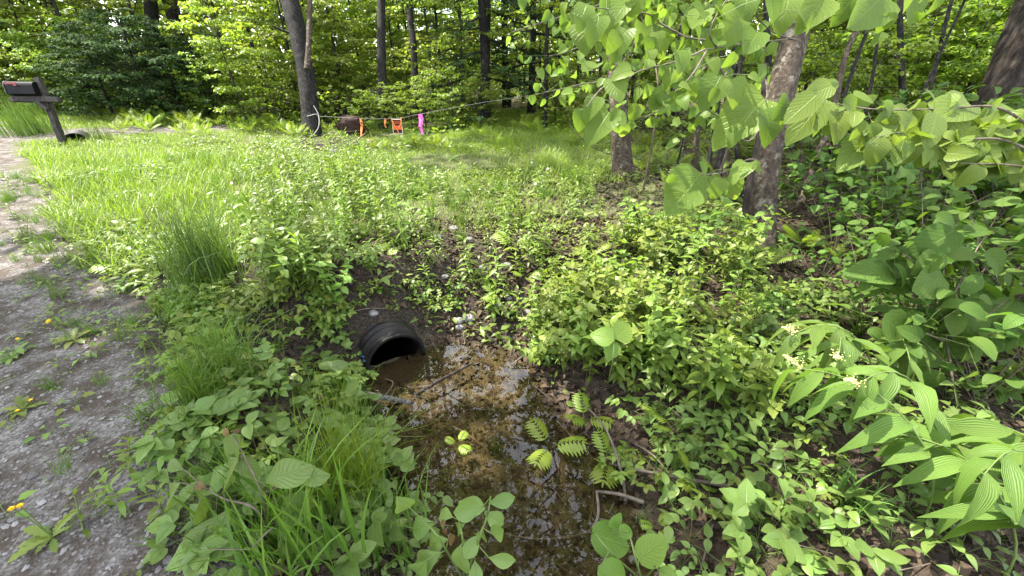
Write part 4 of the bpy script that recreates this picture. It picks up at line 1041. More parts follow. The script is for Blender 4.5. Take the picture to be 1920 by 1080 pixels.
# ------------------------------------------------------------------ many-of-a-kind plants
def place_kind(name, variants, pts, sc, label, cat, group, tilt=.12, seed=0):
    r = np.random.default_rng(seed)
    for i, q in enumerate(pts):
        spawn(name, variants[int(r.integers(len(variants)))], q - np.array([0, 0, .008]), (r.normal(0, tilt), r.normal(0, tilt), r.uniform(0, 6.28)), r.uniform(*sc), label, cat, group)
def filt(p, fn):
    px, py, Z = proj(p[:, 0], p[:, 1], p[:, 2]); return p[fn(px, py) & ~clear_zone(px, py) & (sd_poly(POOL, p[:, 0], p[:, 1]) > .04)]
def one(parts):  # small copies: stem and leaves joined in one mesh
    return parts
GOLD = [goldenrod(.42 + .05 * k, 200 + k, n=30 + 2 * k) for k in range(6)]
pts = np.vstack([filt(rp(95, (480, 760), (330, 520)), lambda a, b: a > 440), filt(rp(50, (520, 700), (300, 420)), lambda a, b: a > 0), filt(rp(26, (540, 680), (500, 590)), lambda a, b: b < 600)])
place_kind('goldenrod', GOLD, pts, (.7, 1.15), 'upright goldenrod stalk with narrow leaves on the bank behind the culvert', 'wildflower', 'goldenrod stalks behind the culvert', .08, 1)
WEED = [goldenrod(.20 + .03 * k, 220 + k, L=.07, n=16, tm=leaf_t('lance', 4, .3, .3, .4)) for k in range(5)]
pts = np.vstack([filt(rp(150, (700, 1120), (330, 470)), lambda a, b: vn(a * .03, b * .05, 4) > .3), filt(rp(50, (800, 1100), (470, 600)), lambda a, b: vn(a * .03, b * .05, 4) > .35), filt(rp(60, (420, 760), (300, 350)), lambda a, b: a > 0)])
place_kind('young_weed', WEED, pts, (.65, 1.25), 'short leafy weed sprout on the slope between the culvert and the clearing', 'weed', 'weed sprouts on the slope above the culvert', .15, 2)
HERB = [bushy(.26 + .03 * k, 240 + k, nst=6, npair=5, L=.055, tm=T_tooth) for k in range(5)]
pts = np.vstack([filt(rp(36, (1010, 1300), (545, 700)), lambda a, b: True | (a > 0)), filt(rp(26, (520, 700), (500, 600)), lambda a, b: (b < 585)), filt(rp(34, (1130, 1400), (440, 560)), lambda a, b: a > 0), filt(rp(22, (1050, 1420), (690, 860)), lambda a, b: a > 1230)])
place_kind('leafy_herb', HERB, pts, (.45, 1.5), 'bushy herb with toothed pale green leaves growing on the ditch bank', 'herb', 'bushy herbs on the ditch banks', .12, 3)
MOUND = [bushy(.48 + .05 * k, 250 + k, nst=9, npair=6, L=.075, tm=T_tooth, wide=.45) for k in range(3)]
pts = np.array([at(a, b) for a, b in [(1065, 640), (1120, 625), (1180, 640), (1095, 690), (1235, 665), (1150, 700), (1225, 730), (1050, 610)]])
place_kind('mound_herb', MOUND, pts, (.8, 1.1), 'tall bushy herb forming the leafy mound right of the pool', 'herb', 'bushy herbs of the mound right of the pool', .1, 23)
STRAW = [trifoliate(260 + k, 8, .10, .05) for k in range(5)]
pts = np.vstack([filt(rp(95, (300, 700), (560, 900)), lambda a, b: (a > 270 + (b - 500) * .1) & ((a < 640) | (b > 720))), filt(rp(45, (200, 460), (440, 600)), lambda a, b: a > 150 + 0 * b), filt(rp(70, (1150, 1560), (560, 1000)), lambda a, b: a > 0)])
pts = pts[sd_road(pts[:, 0], pts[:, 1]) > .02]
place_kind('strawberry_plant', STRAW, pts, (.55, 1.2), 'low three leafleted plant carpeting the damp verge', 'plant', 'low three leafleted plants on the verge', .2, 4)
pts = np.vstack([rp(26, (580, 700), (540, 650)), rp(16, (700, 900), (530, 585)), rp(12, (600, 680), (650, 740))]); pts = pts[~in_pipe(pts[:, 0], pts[:, 1])]
place_kind('strawberry_plant', STRAW, pts, (.5, .95), 'low three leafleted plant on the bare soil around the culvert', 'plant', 'low plants around the culvert', .2, 14)
BROAD = [trifoliate(290 + k, 7, .15, .085, 'sapl', variants_t('ovate', 8, .66, .25, .35, .04, m=4), 3) for k in range(4)]
pts = np.vstack([rp(26, (300, 720), (780, 1080)), rp(8, (420, 660), (640, 780)), rp(7, (1400, 1640), (930, 1080))]); pts = pts[(sd_road(pts[:, 0], pts[:, 1]) > .05) & (sd_poly(POOL, pts[:, 0], pts[:, 1]) > .03)]
place_kind('broad_leaf_weed', BROAD, pts, (.6, 1.15), 'broad leaved pale green weed close to the viewer', 'weed', 'broad leaved weeds at the near edge', .2, 15)
FOREST_TUF = [tuft(22, .3, 350 + k, .006, .05, 1.0) for k in range(3)]
FOREST_TUF = [[('sedge', m_.mesh('sedge', M['tuss']))] for m_ in FOREST_TUF]
pts = np.vstack([rp(22, (1180, 1700), (560, 1060)), rp(14, (1080, 1420), (420, 560))]); pts = pts[sd_poly(POOL, pts[:, 0], pts[:, 1]) > .05]
place_kind('sedge', FOREST_TUF, pts, (.5, 1.2), 'thin arching dark sedge between the herbs on the right bank', 'grass', 'sedges on the right bank', .2, 18)
pts = rp(16, (1150, 1700), (440, 1000)); pts = pts[sd_poly(POOL, pts[:, 0], pts[:, 1]) > .1]
SMF = [fern(330 + k, 5, .34, .24, 14, 1.0, .9) for k in range(3)]
place_kind('wood_fern', SMF, pts, (.5, 1.0), 'small feathery fern among the herbs of the right bank', 'fern', 'small ferns on the right bank', .15, 19)
GOLD2 = [goldenrod(.45 + .06 * k, 210 + k, n=22, L=.09, tm=leaf_t('ovate', 5, .36, .3, .35, .1)) for k in range(4)]
pts = rp(24, (1080, 1420), (520, 860)); pts = pts[sd_poly(POOL, pts[:, 0], pts[:, 1]) > .08]
place_kind('tall_herb', GOLD2, pts, (.6, 1.1), 'upright leafy stalk standing above the herbs of the right bank', 'herb', 'upright stalks on the right bank', .15, 20)
ROUNDH = [trifoliate(280 + k, 9, .13, .055, 'sapl', T_ov5, 2) for k in range(5)]
pts = np.vstack([filt(rp(50, (1180, 1560), (640, 1080)), lambda a, b: a > 1150), filt(rp(30, (1480, 1900), (560, 800)), lambda a, b: a > 0), filt(rp(14, (1650, 1920), (800, 1080)), lambda a, b: a > 0), filt(rp(24, (620, 800), (930, 1080)), lambda a, b: a > 0)])
place_kind('mayflower', ROUNDH, pts, (.6, 1.3), 'small plant with oval leaves on the leaf litter at the right', 'plant', 'small oval leaved plants on the forest floor', .2, 5)
SENS = [fern(300 + k, 3, .28, .40, 7, .9, .9, 'fern', T_lobe, True) for k in range(4)]
for i, (px, py, s_) in enumerate([(1030, 850, .8), (1140, 865, .9), (1095, 790, .75), (1250, 850, .5), (960, 470, .9), (985, 520, .8), (930, 560, .7), (1110, 480, .8), (245, 520, .9), (300, 480, .8), (640, 830, .6), (1080, 560, .6), (720, 480, .7), (860, 850, .45), (690, 860, .6), (1230, 990, .4)]):
    q = at(px, py); q[2] = max(q[2], WL - .02)
    spawn('sensitive_fern', SENS[i % 4], q, (0, 0, fr.uniform(0, 6.28)), s_, 'yellow green fern with broad lobed fronds near the ditch', 'fern', 'lobed ferns near the ditch')
LADY = [fern(320 + k, 7, .5, .24, 12, 1.25, .9, tm=leaf_t('lance', 3, .16, .1, .25)) for k in range(4)]
pts = np.vstack([filt(rp(60, (215, 570), (225, 262)), lambda a, b: a > 0), filt(rp(10, (690, 860), (268, 282)), lambda a, b: a > 0), filt(rp(24, (880, 1140), (236, 275)), lambda a, b: a > 0), filt(rp(16, (1190, 1340), (270, 370)), lambda a, b: a > 0), filt(rp(20, (560, 700), (225, 250)), lambda a, b: a > 0)])
place_kind('lady_fern', LADY, pts, (.5, .95), 'feathery bright fern at the back edge of the clearing', 'fern', 'feathery ferns along the back of the clearing', .1, 6)
# grasses one can tell apart
def tussock(px, py, n, h, w, spread, droop, mat, label, seed, lean=(0, 0), name='grass_tussock'):
    mb = tuft(n, h, seed, w, spread, droop, mat, lean)
    spawn(name, [(name, mb.mesh(name, M[mat]))], at(px, py), (0, 0, 0), 1., label, 'grass')
tussock(395, 530, 420, .74, .008, .2, .62, 'tuss', 'tall dark green grass tussock on the verge left of the culvert', 1)
tussock(60, 252, 420, .85, .011, .5, .35, 'tuss', 'tall grass clump leaning under the mailbox', 2, (-.12, 0))
tussock(385, 785, 110, .50, .006, .06, .5, 'grass', 'bright upright grass tuft at the gravel edge below the tussock', 3)
tussock(430, 720, 190, .44, .006, .18, .8, 'grass', 'loose drooping grass clump between the gravel and the culvert', 4)
tussock(655, 960, 330, .72, .006, .17, .6, 'lawn', 'fine grass clump hanging over the near left edge of the pool', 5)
tussock(690, 780, 90, .22, .004, .1, .8, 'tuss', 'thin sedge by the weathered board at the pool', 6)
tussock(560, 1050, 110, .52, .014, .22, .6, 'grass', 'broad bladed grass at the bottom centre left of the seedling', 7)
tussock(715, 1030, 70, .46, .011, .2, .8, 'grass', 'arching broad grass reaching over the near end of the pool', 8)
tussock(190, 265, 90, .5, .010, .25, .4, 'tuss', 'grass clump beside the far black pipe', 9)
tussock(95, 470, 40, .22, .006, .08, .6, 'grass', 'small grass tuft on the gravel edge halfway up the road', 10)
tussock(955, 285, 260, .35, .008, .5, .4, 'lawn', 'bright tall grass patch at the back of the clearing below the hemlocks', 11)
tussock(1265, 590, 26, .32, .02, .05, .7, 'grass', 'broad bladed sprout in the herbs left of the leaning tree', 12)
tussock(1600, 965, 40, .24, .010, .08, .9, 'tuss', 'dark narrow leaved tuft in front of the lowest flowering plant', 13)
tussock(930, 850, 50, .14, .003, .05, .7, 'tuss', 'thin rush growing out of the pool', 14)
TUF = [tuft(46, .22, 340 + k, .005, .08, .7) for k in range(5)]
TUF = [[('grass_tuft', m_.mesh('grass_tuft', M['grass']))] for m_ in TUF]
pts = np.vstack([filt(rp(90, (140, 520), (300, 520)), lambda a, b: a > 0), filt(rp(40, (300, 640), (560, 1060)), lambda a, b: a > 330), filt(rp(50, (560, 1100), (330, 470)), lambda a, b: a > 0), filt(rp(30, (640, 760), (740, 960)), lambda a, b: (a < 730) & (b > 730))])
pts = pts[sd_road(pts[:, 0], pts[:, 1]) > .0]
place_kind('grass_tuft', TUF, pts, (.6, 1.5), 'small tuft of green grass on the verge', 'grass', 'small grass tufts on the verge and bank', .15, 7)
# dandelions
def dandelion(seed, head, h=.22, nl=9):
    r = np.random.default_rng(seed); lf, st, hd = MB(), MB(), MB()
    tm = leaf_t('obovate', 11, .3, .35, .35, .3)
    for i in range(nl):
        a = i * 2.4 + r.uniform(0, .5); inst(lf, tm, (0, 0, .005), (math.cos(a), math.sin(a), r.uniform(.2, 1.0)), (0, 0, 1), r.uniform(.11, .19), r.random())
    for k in range(2 if head == 'yellow' else 1):
        dx, dy = r.normal(0, .06, 2); top = np.array([dx, dy, h * r.uniform(.85, 1.1)])
        tube(st, [(0, 0, 0), top * np.array([.3, .3, .5]), top], .0028, 5)
        if head == 'yellow':
            for q in range(46):
                a = q * 2.4; e = .1 + 1.1 * q / 46
                inst(hd, leaf_t('blade', 2, .2, 0, .1), top, (math.cos(a) * math.cos(e), math.sin(a) * math.cos(e), math.sin(e)), (0, 0, 1), .021 * (1 - .3 * q / 46), r.random())
        else:
            for q in range(90):
                v = nrm(r.normal(0, 1, 3)); inst(hd, leaf_t('lance', 1, .12, 0, 0), top, v, (0, .3, 1), .021, .5)
            V, Fq = ico(1); hd.add(V * .017 + top, Fq)
    out = [('leaf_rosette', lf.mesh('leaf_rosette', M['herb'])), ('flower_stalk', st.mesh('flower_stalk', M['stem']))]
    out.append(('flower_head', hd.mesh('flower_head', M['yellow' if head == 'yellow' else 'puff'])))
    return out
for i, (px, py, lab) in enumerate([(140, 640, 'flowering dandelion with big upright leaves on the gravel edge'), (25, 672, 'dandelion with a yellow bloom at the left edge of the photo'), (45, 770, 'small flattened dandelion on the gravel by the left edge'), (100, 1010, 'dandelion with bare bent stalks in the lower left gravel')]):
    spawn('dandelion', dandelion(380 + i, 'yellow', [.24, .16, .06, .28][i]), at(px, py), (0, 0, i), [.72, .6, .55, .6][i], lab, 'dandelion')
PUFF = [dandelion(390 + k, 'puff', .2, 6) for k in range(3)]
for i, (px, py) in enumerate([(445, 375), (278, 395), (462, 400), (660, 345), (717, 340), (790, 345), (1022, 345), (986, 370), (848, 300), (540, 380), (1010, 330), (300, 340)]):
    spawn('dandelion_clock', PUFF[i % 3], at(px, py), (0, 0, i), 1.05, 'dandelion with a round white seed head in the short grass', 'dandelion', 'dandelion seed heads in the clearing')
# ragged weedy edge of the gravel
def edge_pts(n, lo, hi):
    p = rp(n * 6, (0, 420), (330, 1080)); e_ = sd_road(p[:, 0], p[:, 1]); return p[(e_ > lo) & (e_ < hi)][:n]
place_kind('grass_tuft', TUF, edge_pts(60, -.35, .15), (.35, .9), 'small tuft of grass at the ragged edge of the gravel', 'grass', 'grass tufts along the gravel edge', .25, 16)
place_kind('edge_weed', WEED, edge_pts(30, -.25, .25), (.5, .9), 'short leafy weed at the ragged edge of the gravel', 'weed', 'weeds along the gravel edge', .25, 17)
# tiny plants on the gravel
SPR = [trifoliate(400 + k, 5, .04, .045, 'herb', T_ov3, 1) for k in range(4)]
p = np.vstack([rp(90, (0, 300), (420, 1070)), rp(60, (60, 300), (360, 700))]); p = p[(sd_road(p[:, 0], p[:, 1]) < .1) & (sd_road(p[:, 0], p[:, 1]) > -1.3)]
place_kind('gravel_sprout', SPR, p, (.4, 1.3), 'tiny plantlet with flat leaves on the bare gravel', 'plant', 'plantlets on the gravel shoulder', .2, 8)
print('plants done')

# ------------------------------------------------------------------ stuff: lawn, ground cover, litter, pebbles
def lawn():
    n = 330000
    x, y, z, px, py, Z = vis_pts((-20, 4.5), (2.6, 17), n)
    s = sd_road(x, y)
    d = np.zeros(n); hgt = np.zeros(n)
    left = sst((520 - px) / 120) * sst((py - 185) / 20)
    back = (py < 345) & (px > 480) & (px < 1170) & (py > 235)
    d = np.maximum(d, left * .9 * (py < 520)); hgt = np.where(left > .3, .13 + .14 * sst((py - 262) / 60), .10)
    d = np.maximum(d, back * .9)
    mid = (py >= 330) & (py < 440) & (px > 440) & (px < 1080)
    d = np.maximum(d, mid * .5); hgt = np.where(mid & (left < .3), .11, hgt)
    far = (px > 840) & (px < 1140) & (py < 335); hgt = np.where(far, .19, hgt); d = np.where(far, .8, d)
    bare = fbm(x * .9, y * .9, 17)
    d = d * np.where(left > .5, 1., sst((bare - .24) / .2) + .15)
    keep = (rng.random(n) < d) & (s > .08 + .3 * (fbm(x * 2, y * 2, 6) - .4)) & (sd_poly(POOL, x, y) > .5) & (sd_poly(DRIVE, x, y) > .1)
    x, y, z, hgt = x[keep], y[keep], z[keep], hgt[keep]; n = len(x)
    h = hgt * rng.uniform(.45, 1.25, n) * (.6 + .8 * fbm(x * 1.5, y * 1.5, 19))
    T = leaf_t('blade', 3, 1., .3, .0)
    az = rng.uniform(0, 2 * PI, n); e = rng.uniform(.75, 1.45, n)
    V, Fq, UV = leaf_t('blade', 3, 1., .0, .35)
    V = V[:, :]; 
    V = np.delete(V, np.arange(1, len(V), 3), 0); UV = np.delete(UV, np.arange(1, len(UV), 3), 0)
    Fq = np.array([(2 * i, 2 * i + 1, 2 * i + 3, 2 * i + 2) for i in range(3)])
    mb = MB(); sc = np.stack([np.full(n, .0075) * rng.uniform(.7, 1.4, n), h, h], 1)
    dirs = np.stack([np.cos(az) * np.cos(e), np.sin(az) * np.cos(e), np.sin(e)], 1)
    inst(mb, (V, Fq, UV), np.stack([x, y, z - .005], 1), dirs, np.stack([-np.cos(az) * .5, -np.sin(az) * .5, np.ones(n)], 1), sc, np.clip(rng.normal(.55, .22, n) + .3 * (fbm(x, y, 23) - .5), 0, 1))
    tag(link('grass', mb.mesh('grass', M['lawn'])), 'sunlit grass of the clearing', 'grass', None, 'stuff')
    print('lawn', n)
lawn()
def cover():
    n = 150000
    x = rng.uniform(-8, 6, n); y = rng.uniform(.4, 11, n)
    w = rng.random(n)
    z = hz(x, y); px, py, Z = proj(x, y, z)
    s = sd_road(x, y); sp_ = sd_poly(POOL, x, y)
    c = fbm(x * 2.3, y * 2.3, 51)
    d = sst((c - .44) / .14)
    yard = (py < 470) & (px > 430) & (px < 1120); d = np.where(yard, d * .8, d)
    d = np.where((px > 1440) & (py < 560), d * .35, d)
    d = np.where((px > 640) & (px < 1000) & (py > 470), d * np.where(px < 820, .62, .42), d)
    d = np.where((px > 940) & (px < 1340) & (py > 690), d * .12, d)
    d = np.where((px > 1100) & (py > 600), d * (.35 + .5 * sst((fbm(x * 1.1, y * 1.1, 57) - .42) / .2)), d)
    d = np.where((px > 1420) & (py > 560), d * .6, d)
    keep = (w < d) & (s > .06 + .5 * (fbm(x * 2, y * 2, 6) - .4)) & (sp_ > .1) & (px > -100) & (px < 2050) & (py > 230) & (py < 1200) & ~in_pipe(x, y) & (sd_poly(DRIVE, x, y) > .1)
    x, y, z, Z = x[keep], y[keep], z[keep], Z[keep]
    far = np.clip(Z / 3., 1, 2.5)
    n = len(x)
    hh = rng.uniform(.01, .10, n) * np.clip(.5 + c[keep], .6, 1.3)
    az = rng.uniform(0, 2 * PI, n); d = np.stack([np.cos(az), np.sin(az), rng.uniform(-.4, .5, n)], 1)
    mb = MB()
    k = np.arange(n) % 3 == 0
    up = np.array([0, 0, 1]) + rng.normal(0, .35, (n, 3)); pv = fbm(x * 1.7, y * 1.7, 91); sz = rng.uniform(.016, .05, n) * (.45 + 1.3 * sst((pv - .3) / .4))
    p = np.stack([x, y, z + hh], 1); t = np.clip(rng.normal(.45, .25, n) + 1.2 * (fbm(x * 1.2, y * 1.2, 93) - .5), 0, 1)
    inst(mb, leaf_t('ovate', 3, .6, .3, .25), p[~k], d[~k], up[~k], sz[~k], t[~k])
    inst(mb, leaf_t('lance', 3, .26, .3, .4), p[k], d[k] + np.array([0, 0, .4]), up[k], sz[k] * 1.7, t[k])
    tag(link('ground_cover', mb.mesh('ground_cover', M['herb'])), 'low mixed ground cover leaves on banks and forest floor', 'ground cover', None, 'stuff')
    print('cover', n)
cover()
def litter():
    mb = MB(); n = 15000
    x = np.concatenate([rng.uniform(-.6, 6, n), rng.uniform(-1.6, 1, n // 2)]); y = np.concatenate([rng.uniform(.3, 7, n), rng.uniform(.4, 4.2, n // 2)])
    sp_ = sd_poly(POOL, x, y); keep = (sd_road(x, y) > .2)
    keep &= ~in_pipe(x, y)
    x, y, sp_ = x[keep], y[keep], sp_[keep]; z = hz(x, y); n = len(x)
    kk = (sp_ < 0) & (rng.random(n) < .35)
    x, y, z, sp_ = x[~kk], y[~kk], z[~kk], sp_[~kk]; n = len(x)
    az = rng.uniform(0, 2 * PI, n); wetk = sp_ < 0.05
    d = np.stack([np.cos(az), np.sin(az), rng.normal(0, .18, n) * np.where(wetk, .3, 1)], 1)
    ax = np.array([0, 0, 1]) + rng.normal(0, .35, (n, 3)) * np.where(wetk, .3, 1)[:, None]
    inst(mb, T_litter, np.stack([x, y, z + np.where(wetk, .004, .012)], 1), d, ax, rng.uniform(.03, .075, n), np.clip(np.where(wetk, rng.normal(.22, .15, n), rng.normal(.5, .3, n)), 0, 1))
    tag(link('leaf_litter', mb.mesh('leaf_litter', M['litter'])), 'brown fallen leaves on the forest floor and pool bed', 'leaf litter', None, 'stuff')
    mb = MB(); m = 1500
    x = rng.uniform(-1.4, 4, m); y = rng.uniform(.5, 5, m); k = (sd_road(x, y) > .1) & ~in_pipe(x, y); x, y = x[k], y[k]; z = hz(x, y); m = len(x)
    az = rng.uniform(0, PI, m); ln = rng.uniform(.05, .28, m)
    for i in range(m):
        v = np.array([math.cos(az[i]), math.sin(az[i]), rng.normal(0, .12)]) * ln[i]
        c = np.array([x[i], y[i], z[i] + .012]); tube(mb, [c - v / 2, c + rng.normal(0, .006, 3), c + v / 2], rng.uniform(.0012, .003), 3, rng.random(), cap=False)
    tag(link('twig_litter', mb.mesh('twig_litter', M['paletwig'])), 'fine dead twigs and straw scattered on the soil', 'twig litter', None, 'stuff')
litter()
def pebbles():
    mb = MB(); n = 16000
    # denser near the viewer
    t = rng.random(n) ** 1.6
    x, y = [], []
    V, Fq = ico(1)
    pts = []
    cx = rng.uniform(-7, 0.2, 90000); cy = rng.uniform(.2, 6.5, 90000)
    w = np.clip(1.6 / np.hypot(cx, cy), 0, 1) ** 1.2
    s = sd_road(cx, cy); k = (s < .25 * (fbm(cx * 3, cy * 3, 61))) & (s > -4) & (rng.random(90000) < w)
    cx, cy = cx[k], cy[k]; cz = hz(cx, cy) + .012 * (fbm(cx * 9, cy * 9, 41) - .5); n = len(cx)
    sz = np.exp(rng.normal(math.log(.0056), .5, n)); sz = np.minimum(sz, .02)
    rot = rng.uniform(0, 2 * PI, n)
    T = (V * np.array([1, .72, .30]), Fq, np.zeros((len(V), 2)))
    inst(mb, T, np.stack([cx, cy, cz + sz * .12], 1), np.stack([np.cos(rot), np.sin(rot), rng.normal(0, .15, n)], 1), np.array([0, 0, 1]) + rng.normal(0, .15, (n, 3)),
         np.stack([sz, sz * rng.uniform(.7, 1.5, n), sz * rng.uniform(.7, 1.3, n)], 1), np.clip(rng.normal(.5, .25, n), 0, 1))
    tag(link('gravel', mb.mesh('gravel', M['pebble'], False)), 'loose grey gravel on the road shoulder', 'gravel', None, 'stuff')
    print('pebbles', n)
pebbles()

# ------------------------------------------------------------------ culvert pipe
def culvert():
    e = link('culvert', None, None, PC); tag(e, 'black corrugated plastic culvert opening into the pool', 'culvert')
    a = np.array([-PA[1], PA[0], 0]); b = np.array([0, 0, 1.])
    sides = 56; th = np.arange(sides) / sides * 2 * PI
    prof = []
    L = 1.6; m = 160
    for i in range(m + 1):
        x = L * i / m; ph = (x - .035) / .072
        c = .5 + .5 * math.cos(2 * PI * ph)
        prof.append((x, PR - .022 + .022 * min(1, max(0, c * 1.6 - .25)) if x > .02 else PR - .022))
    prof[0] = (-.012, PR - .006); prof[1] = (.012, PR - .004); prof[2] = (.024, PR - .02)
    V = np.array([[PA * x + r_ * (math.cos(q) * a + math.sin(q) * b) for q in th] for x, r_ in prof]).reshape(-1, 3)
    Fq = [(i * sides + k, i * sides + (k + 1) % sides, (i + 1) * sides + (k + 1) % sides, (i + 1) * sides + k) for i in range(m) for k in range(sides)]
    mb = MB(); mb.add(V, Fq); link('corrugated_shell', mb.mesh('corrugated_shell', M['pipe']), e)
    ri = PR - .03; mb = MB()
    rings = [(-.012, PR - .006), (-.014, PR - .014), (-.010, ri)] + [(x, ri) for x in np.linspace(.02, L, 12)]
    V = np.array([[PA * x + r_ * (math.cos(q) * a + math.sin(q) * b) for q in th] for x, r_ in rings]).reshape(-1, 3)
    n = len(rings)
    mb.add(V, [((i + 1) * sides + k, (i + 1) * sides + (k + 1) % sides, i * sides + (k + 1) % sides, i * sides + k) for i in range(n - 1) for k in range(sides)])
    mb.add(np.vstack([V[-sides:], PA * L]), [(k, (k + 1) % sides, sides) for k in range(sides)])
    link('inner_wall', mb.mesh('inner_wall', M['pipein']), e)
    mb = MB()   # blue paint stripe along the left side
    q0 = PI - .42
    for s_ in (1,):
        V = []
        for x, r_ in prof[1:60]:
            for dq in (-.035, .035):
                q = PI * .10 + dq; V.append(PA * x + (r_ + .002) * (math.cos(q) * a + math.sin(q) * b))
        mb.add(V, [(2 * i, 2 * i + 1, 2 * i + 3, 2 * i + 2) for i in range(58)])
    link('blue_stripe', mb.mesh('blue_stripe', M['blue']), e)
culvert()
# far black pipe under the driveway
q = at(143, 266); mb = MB()
th = np.linspace(0, 2 * PI, 25)[:-1]
ax = nrm(np.array([-.62, .78, 0])); sdv = np.array([ax[1], -ax[0], 0])
V = []
for x, r_ in [(0, .20), (.0, .17), (.5, .17)]: V += [ax * x + r_ * (np.cos(k) * sdv + np.sin(k) * np.array([0, 0, 1])) for k in th]
V += [ax * .5]
outer = []
for x, r_ in [(0, .20)] + [(i * .05, .20 - .015 * (i % 2)) for i in range(1, 14)]: outer += [ax * x + r_ * (np.cos(k) * sdv + np.sin(k) * np.array([0, 0, 1])) for k in th]
mb.add(V, [(r_ * 24 + k, r_ * 24 + (k + 1) % 24, (r_ + 1) * 24 + (k + 1) % 24, (r_ + 1) * 24 + k) for r_ in range(2) for k in range(24)])
mb.add(V, [(48 + k, 48 + (k + 1) % 24, 72) for k in range(24)])
mb.add(outer, [(r_ * 24 + k, r_ * 24 + (k + 1) % 24, (r_ + 1) * 24 + (k + 1) % 24, (r_ + 1) * 24 + k) for r_ in range(13) for k in range(24)])
tag(link('drain_pipe', mb.mesh('drain_pipe', M['pipein']), None, q + np.array([0, 0, -.04])), 'black drain pipe mouth in the grass beside the driveway', 'drain pipe')

# ------------------------------------------------------------------ mailbox
def mailbox():
    Z0 = 7.4
    bp = P(104, 240, Z0); bp[2] = float(hz(bp[0:1], bp[1:2])[0])
    top = P(71, 146, Z0)
    e = link('mailbox', None, None, bp); tag(e, 'black mailbox on a leaning grey wooden post by the road', 'mailbox')
    up = nrm(top - bp); rt = np.array([1, 0, 0.]); rt = nrm(P(75, 153, Z0) - P(8, 148, Z0)); fw = nrm(np.cross(up, rt)); rt2 = nrm(np.cross(fw, up))
    A = (rt2, fw, up)
    L = np.linalg.norm(top - bp)
    mb = MB(); box(mb, up * (L / 2 - .15), A, (.085, .085, L + .3)); link('post', mb.mesh('post', M['postwood'], False), e)
    def rel(px, py, Z=Z0): return P(px, py, Z) - bp
    # crossarm
    a_, b_ = rel(22, 186), rel(112, 187); d = nrm(b_ - a_); f2 = nrm(np.cross(d, up)); u2 = np.cross(f2, d)
    mb = MB(); box(mb, (a_ + b_) / 2 - f2 * .002, (d, f2, u2), (np.linalg.norm(b_ - a_), .075, .085)); link('crossarm', mb.mesh('crossarm', M['postwood'], False), e)
    a_, b_ = rel(66, 188), rel(90, 205); d3 = nrm(b_ - a_); f3 = nrm(np.cross(d3, up)); u3 = np.cross(f3, d3)
    mb = MB(); box(mb, (a_ + b_) / 2, (d3, f3, u3), (np.linalg.norm(b_ - a_) * 1.1, .06, .06)); link('brace', mb.mesh('brace', M['postwood'], False), e)
    # body: arched section swept along the arm
    c = (rel(16, 182) + rel(76, 183)) / 2; ln = np.linalg.norm(rel(12, 150) - rel(72, 156)) * .86; c = c + d * .07
    hgt = .27; w = .2
    sec = [(-w / 2, .03), (-w / 2, hgt - w / 2)] + [(-w / 2 * math.cos(k), hgt - w / 2 + w / 2 * math.sin(k)) for k in np.linspace(.2, PI - .2, 9)] + [(w / 2, hgt - w / 2), (w / 2, .03)]
    n = len(sec)
    skew = nrm(rel(20, 186) - rel(8, 148)) * -1
    V = []
    for s_ in (-.5, .5): V += [c + d * ln * s_ - f2 * p + up * q for p, q in sec]
    mb = MB(); mb.add(V, [(k, (k + 1) % n, n + (k + 1) % n, n + k) for k in range(n)])
    mb.add(np.vstack([V[:n], np.mean(V[:n], 0)]), [((k + 1) % n, k, n) for k in range(n)]); mb.add(np.vstack([V[n:], np.mean(V[n:], 0)]), [(k, (k + 1) % n, n) for k in range(n)])
    bo = link('box', mb.mesh('box', M['mailbox'], False), e)
    V = []
    for s_ in (-.535, -.5): V += [c + d * ln * s_ - f2 * p * 1.08 + up * (q * 1.05 - .006) for p, q in sec]
    mb = MB(); mb.add(V, [(k, (k + 1) % n, n + (k + 1) % n, n + k) for k in range(n)]); mb.add(np.vstack([V[:n], np.mean(V[:n], 0)]), [((k + 1) % n, k, n) for k in range(n)]); mb.add(np.vstack([V[n:], np.mean(V[n:], 0)]), [(k, (k + 1) % n, n) for k in range(n)])
    link('door', mb.mesh('door', M['maildoor'], False), e)
    sgn = 1 if (-f2) @ (CAM - bp - c) > 0 else -1
    side = -f2 * sgn
    mb = MB(); box(mb, c + side * (w / 2 + .012) + d * (-ln * .23) + up * .205, (d, f2, up), (.19, .012, .03)); box(mb, c + side * (w / 2 + .012) + d * (-ln * .08) + up * .19, (d, f2, up), (.05, .0125, .06))
    link('flag', mb.mesh('flag', M['flagred'], False), e)
mailbox()

# ------------------------------------------------------------------ rope, ribbons, sign
def strip(mb, pts, w, right=(1, 0, 0), th=.002, tint=.5):
    pts = np.asarray(pts, float); w = np.broadcast_to(w, (len(pts),)); rt = np.asarray(right, float)
    nn = np.array([0, -1, 0]) * th
    l, r_ = pts - rt * w[:, None] / 2, pts + rt * w[:, None] / 2
    V = np.stack([l, r_, r_ + nn, l + nn], 1).reshape(-1, 3)
    mb.add(V, [(4 * i + a, 4 * i + b, 4 * (i + 1) + b, 4 * (i + 1) + a) for i in range(len(pts) - 1) for a, b in ((0, 1), (1, 2), (2, 3), (3, 0))], None, tint)
rope = bez([P(596, 218, 9.8), P(640, 220, 9.9), P(676, 222, 10), P(742, 222, 10.1), P(788, 214, 10.3), P(900, 193, 10.8), P(1000, 178, 11.3), P(1030, 172, 11.5)], 10)
mb = MB(); tube(mb, rope, .0045, 5)
tag(link('rope', mb.mesh('rope', M['rope'])), 'thin pale rope strung from the dark tree toward the hemlocks', 'rope')
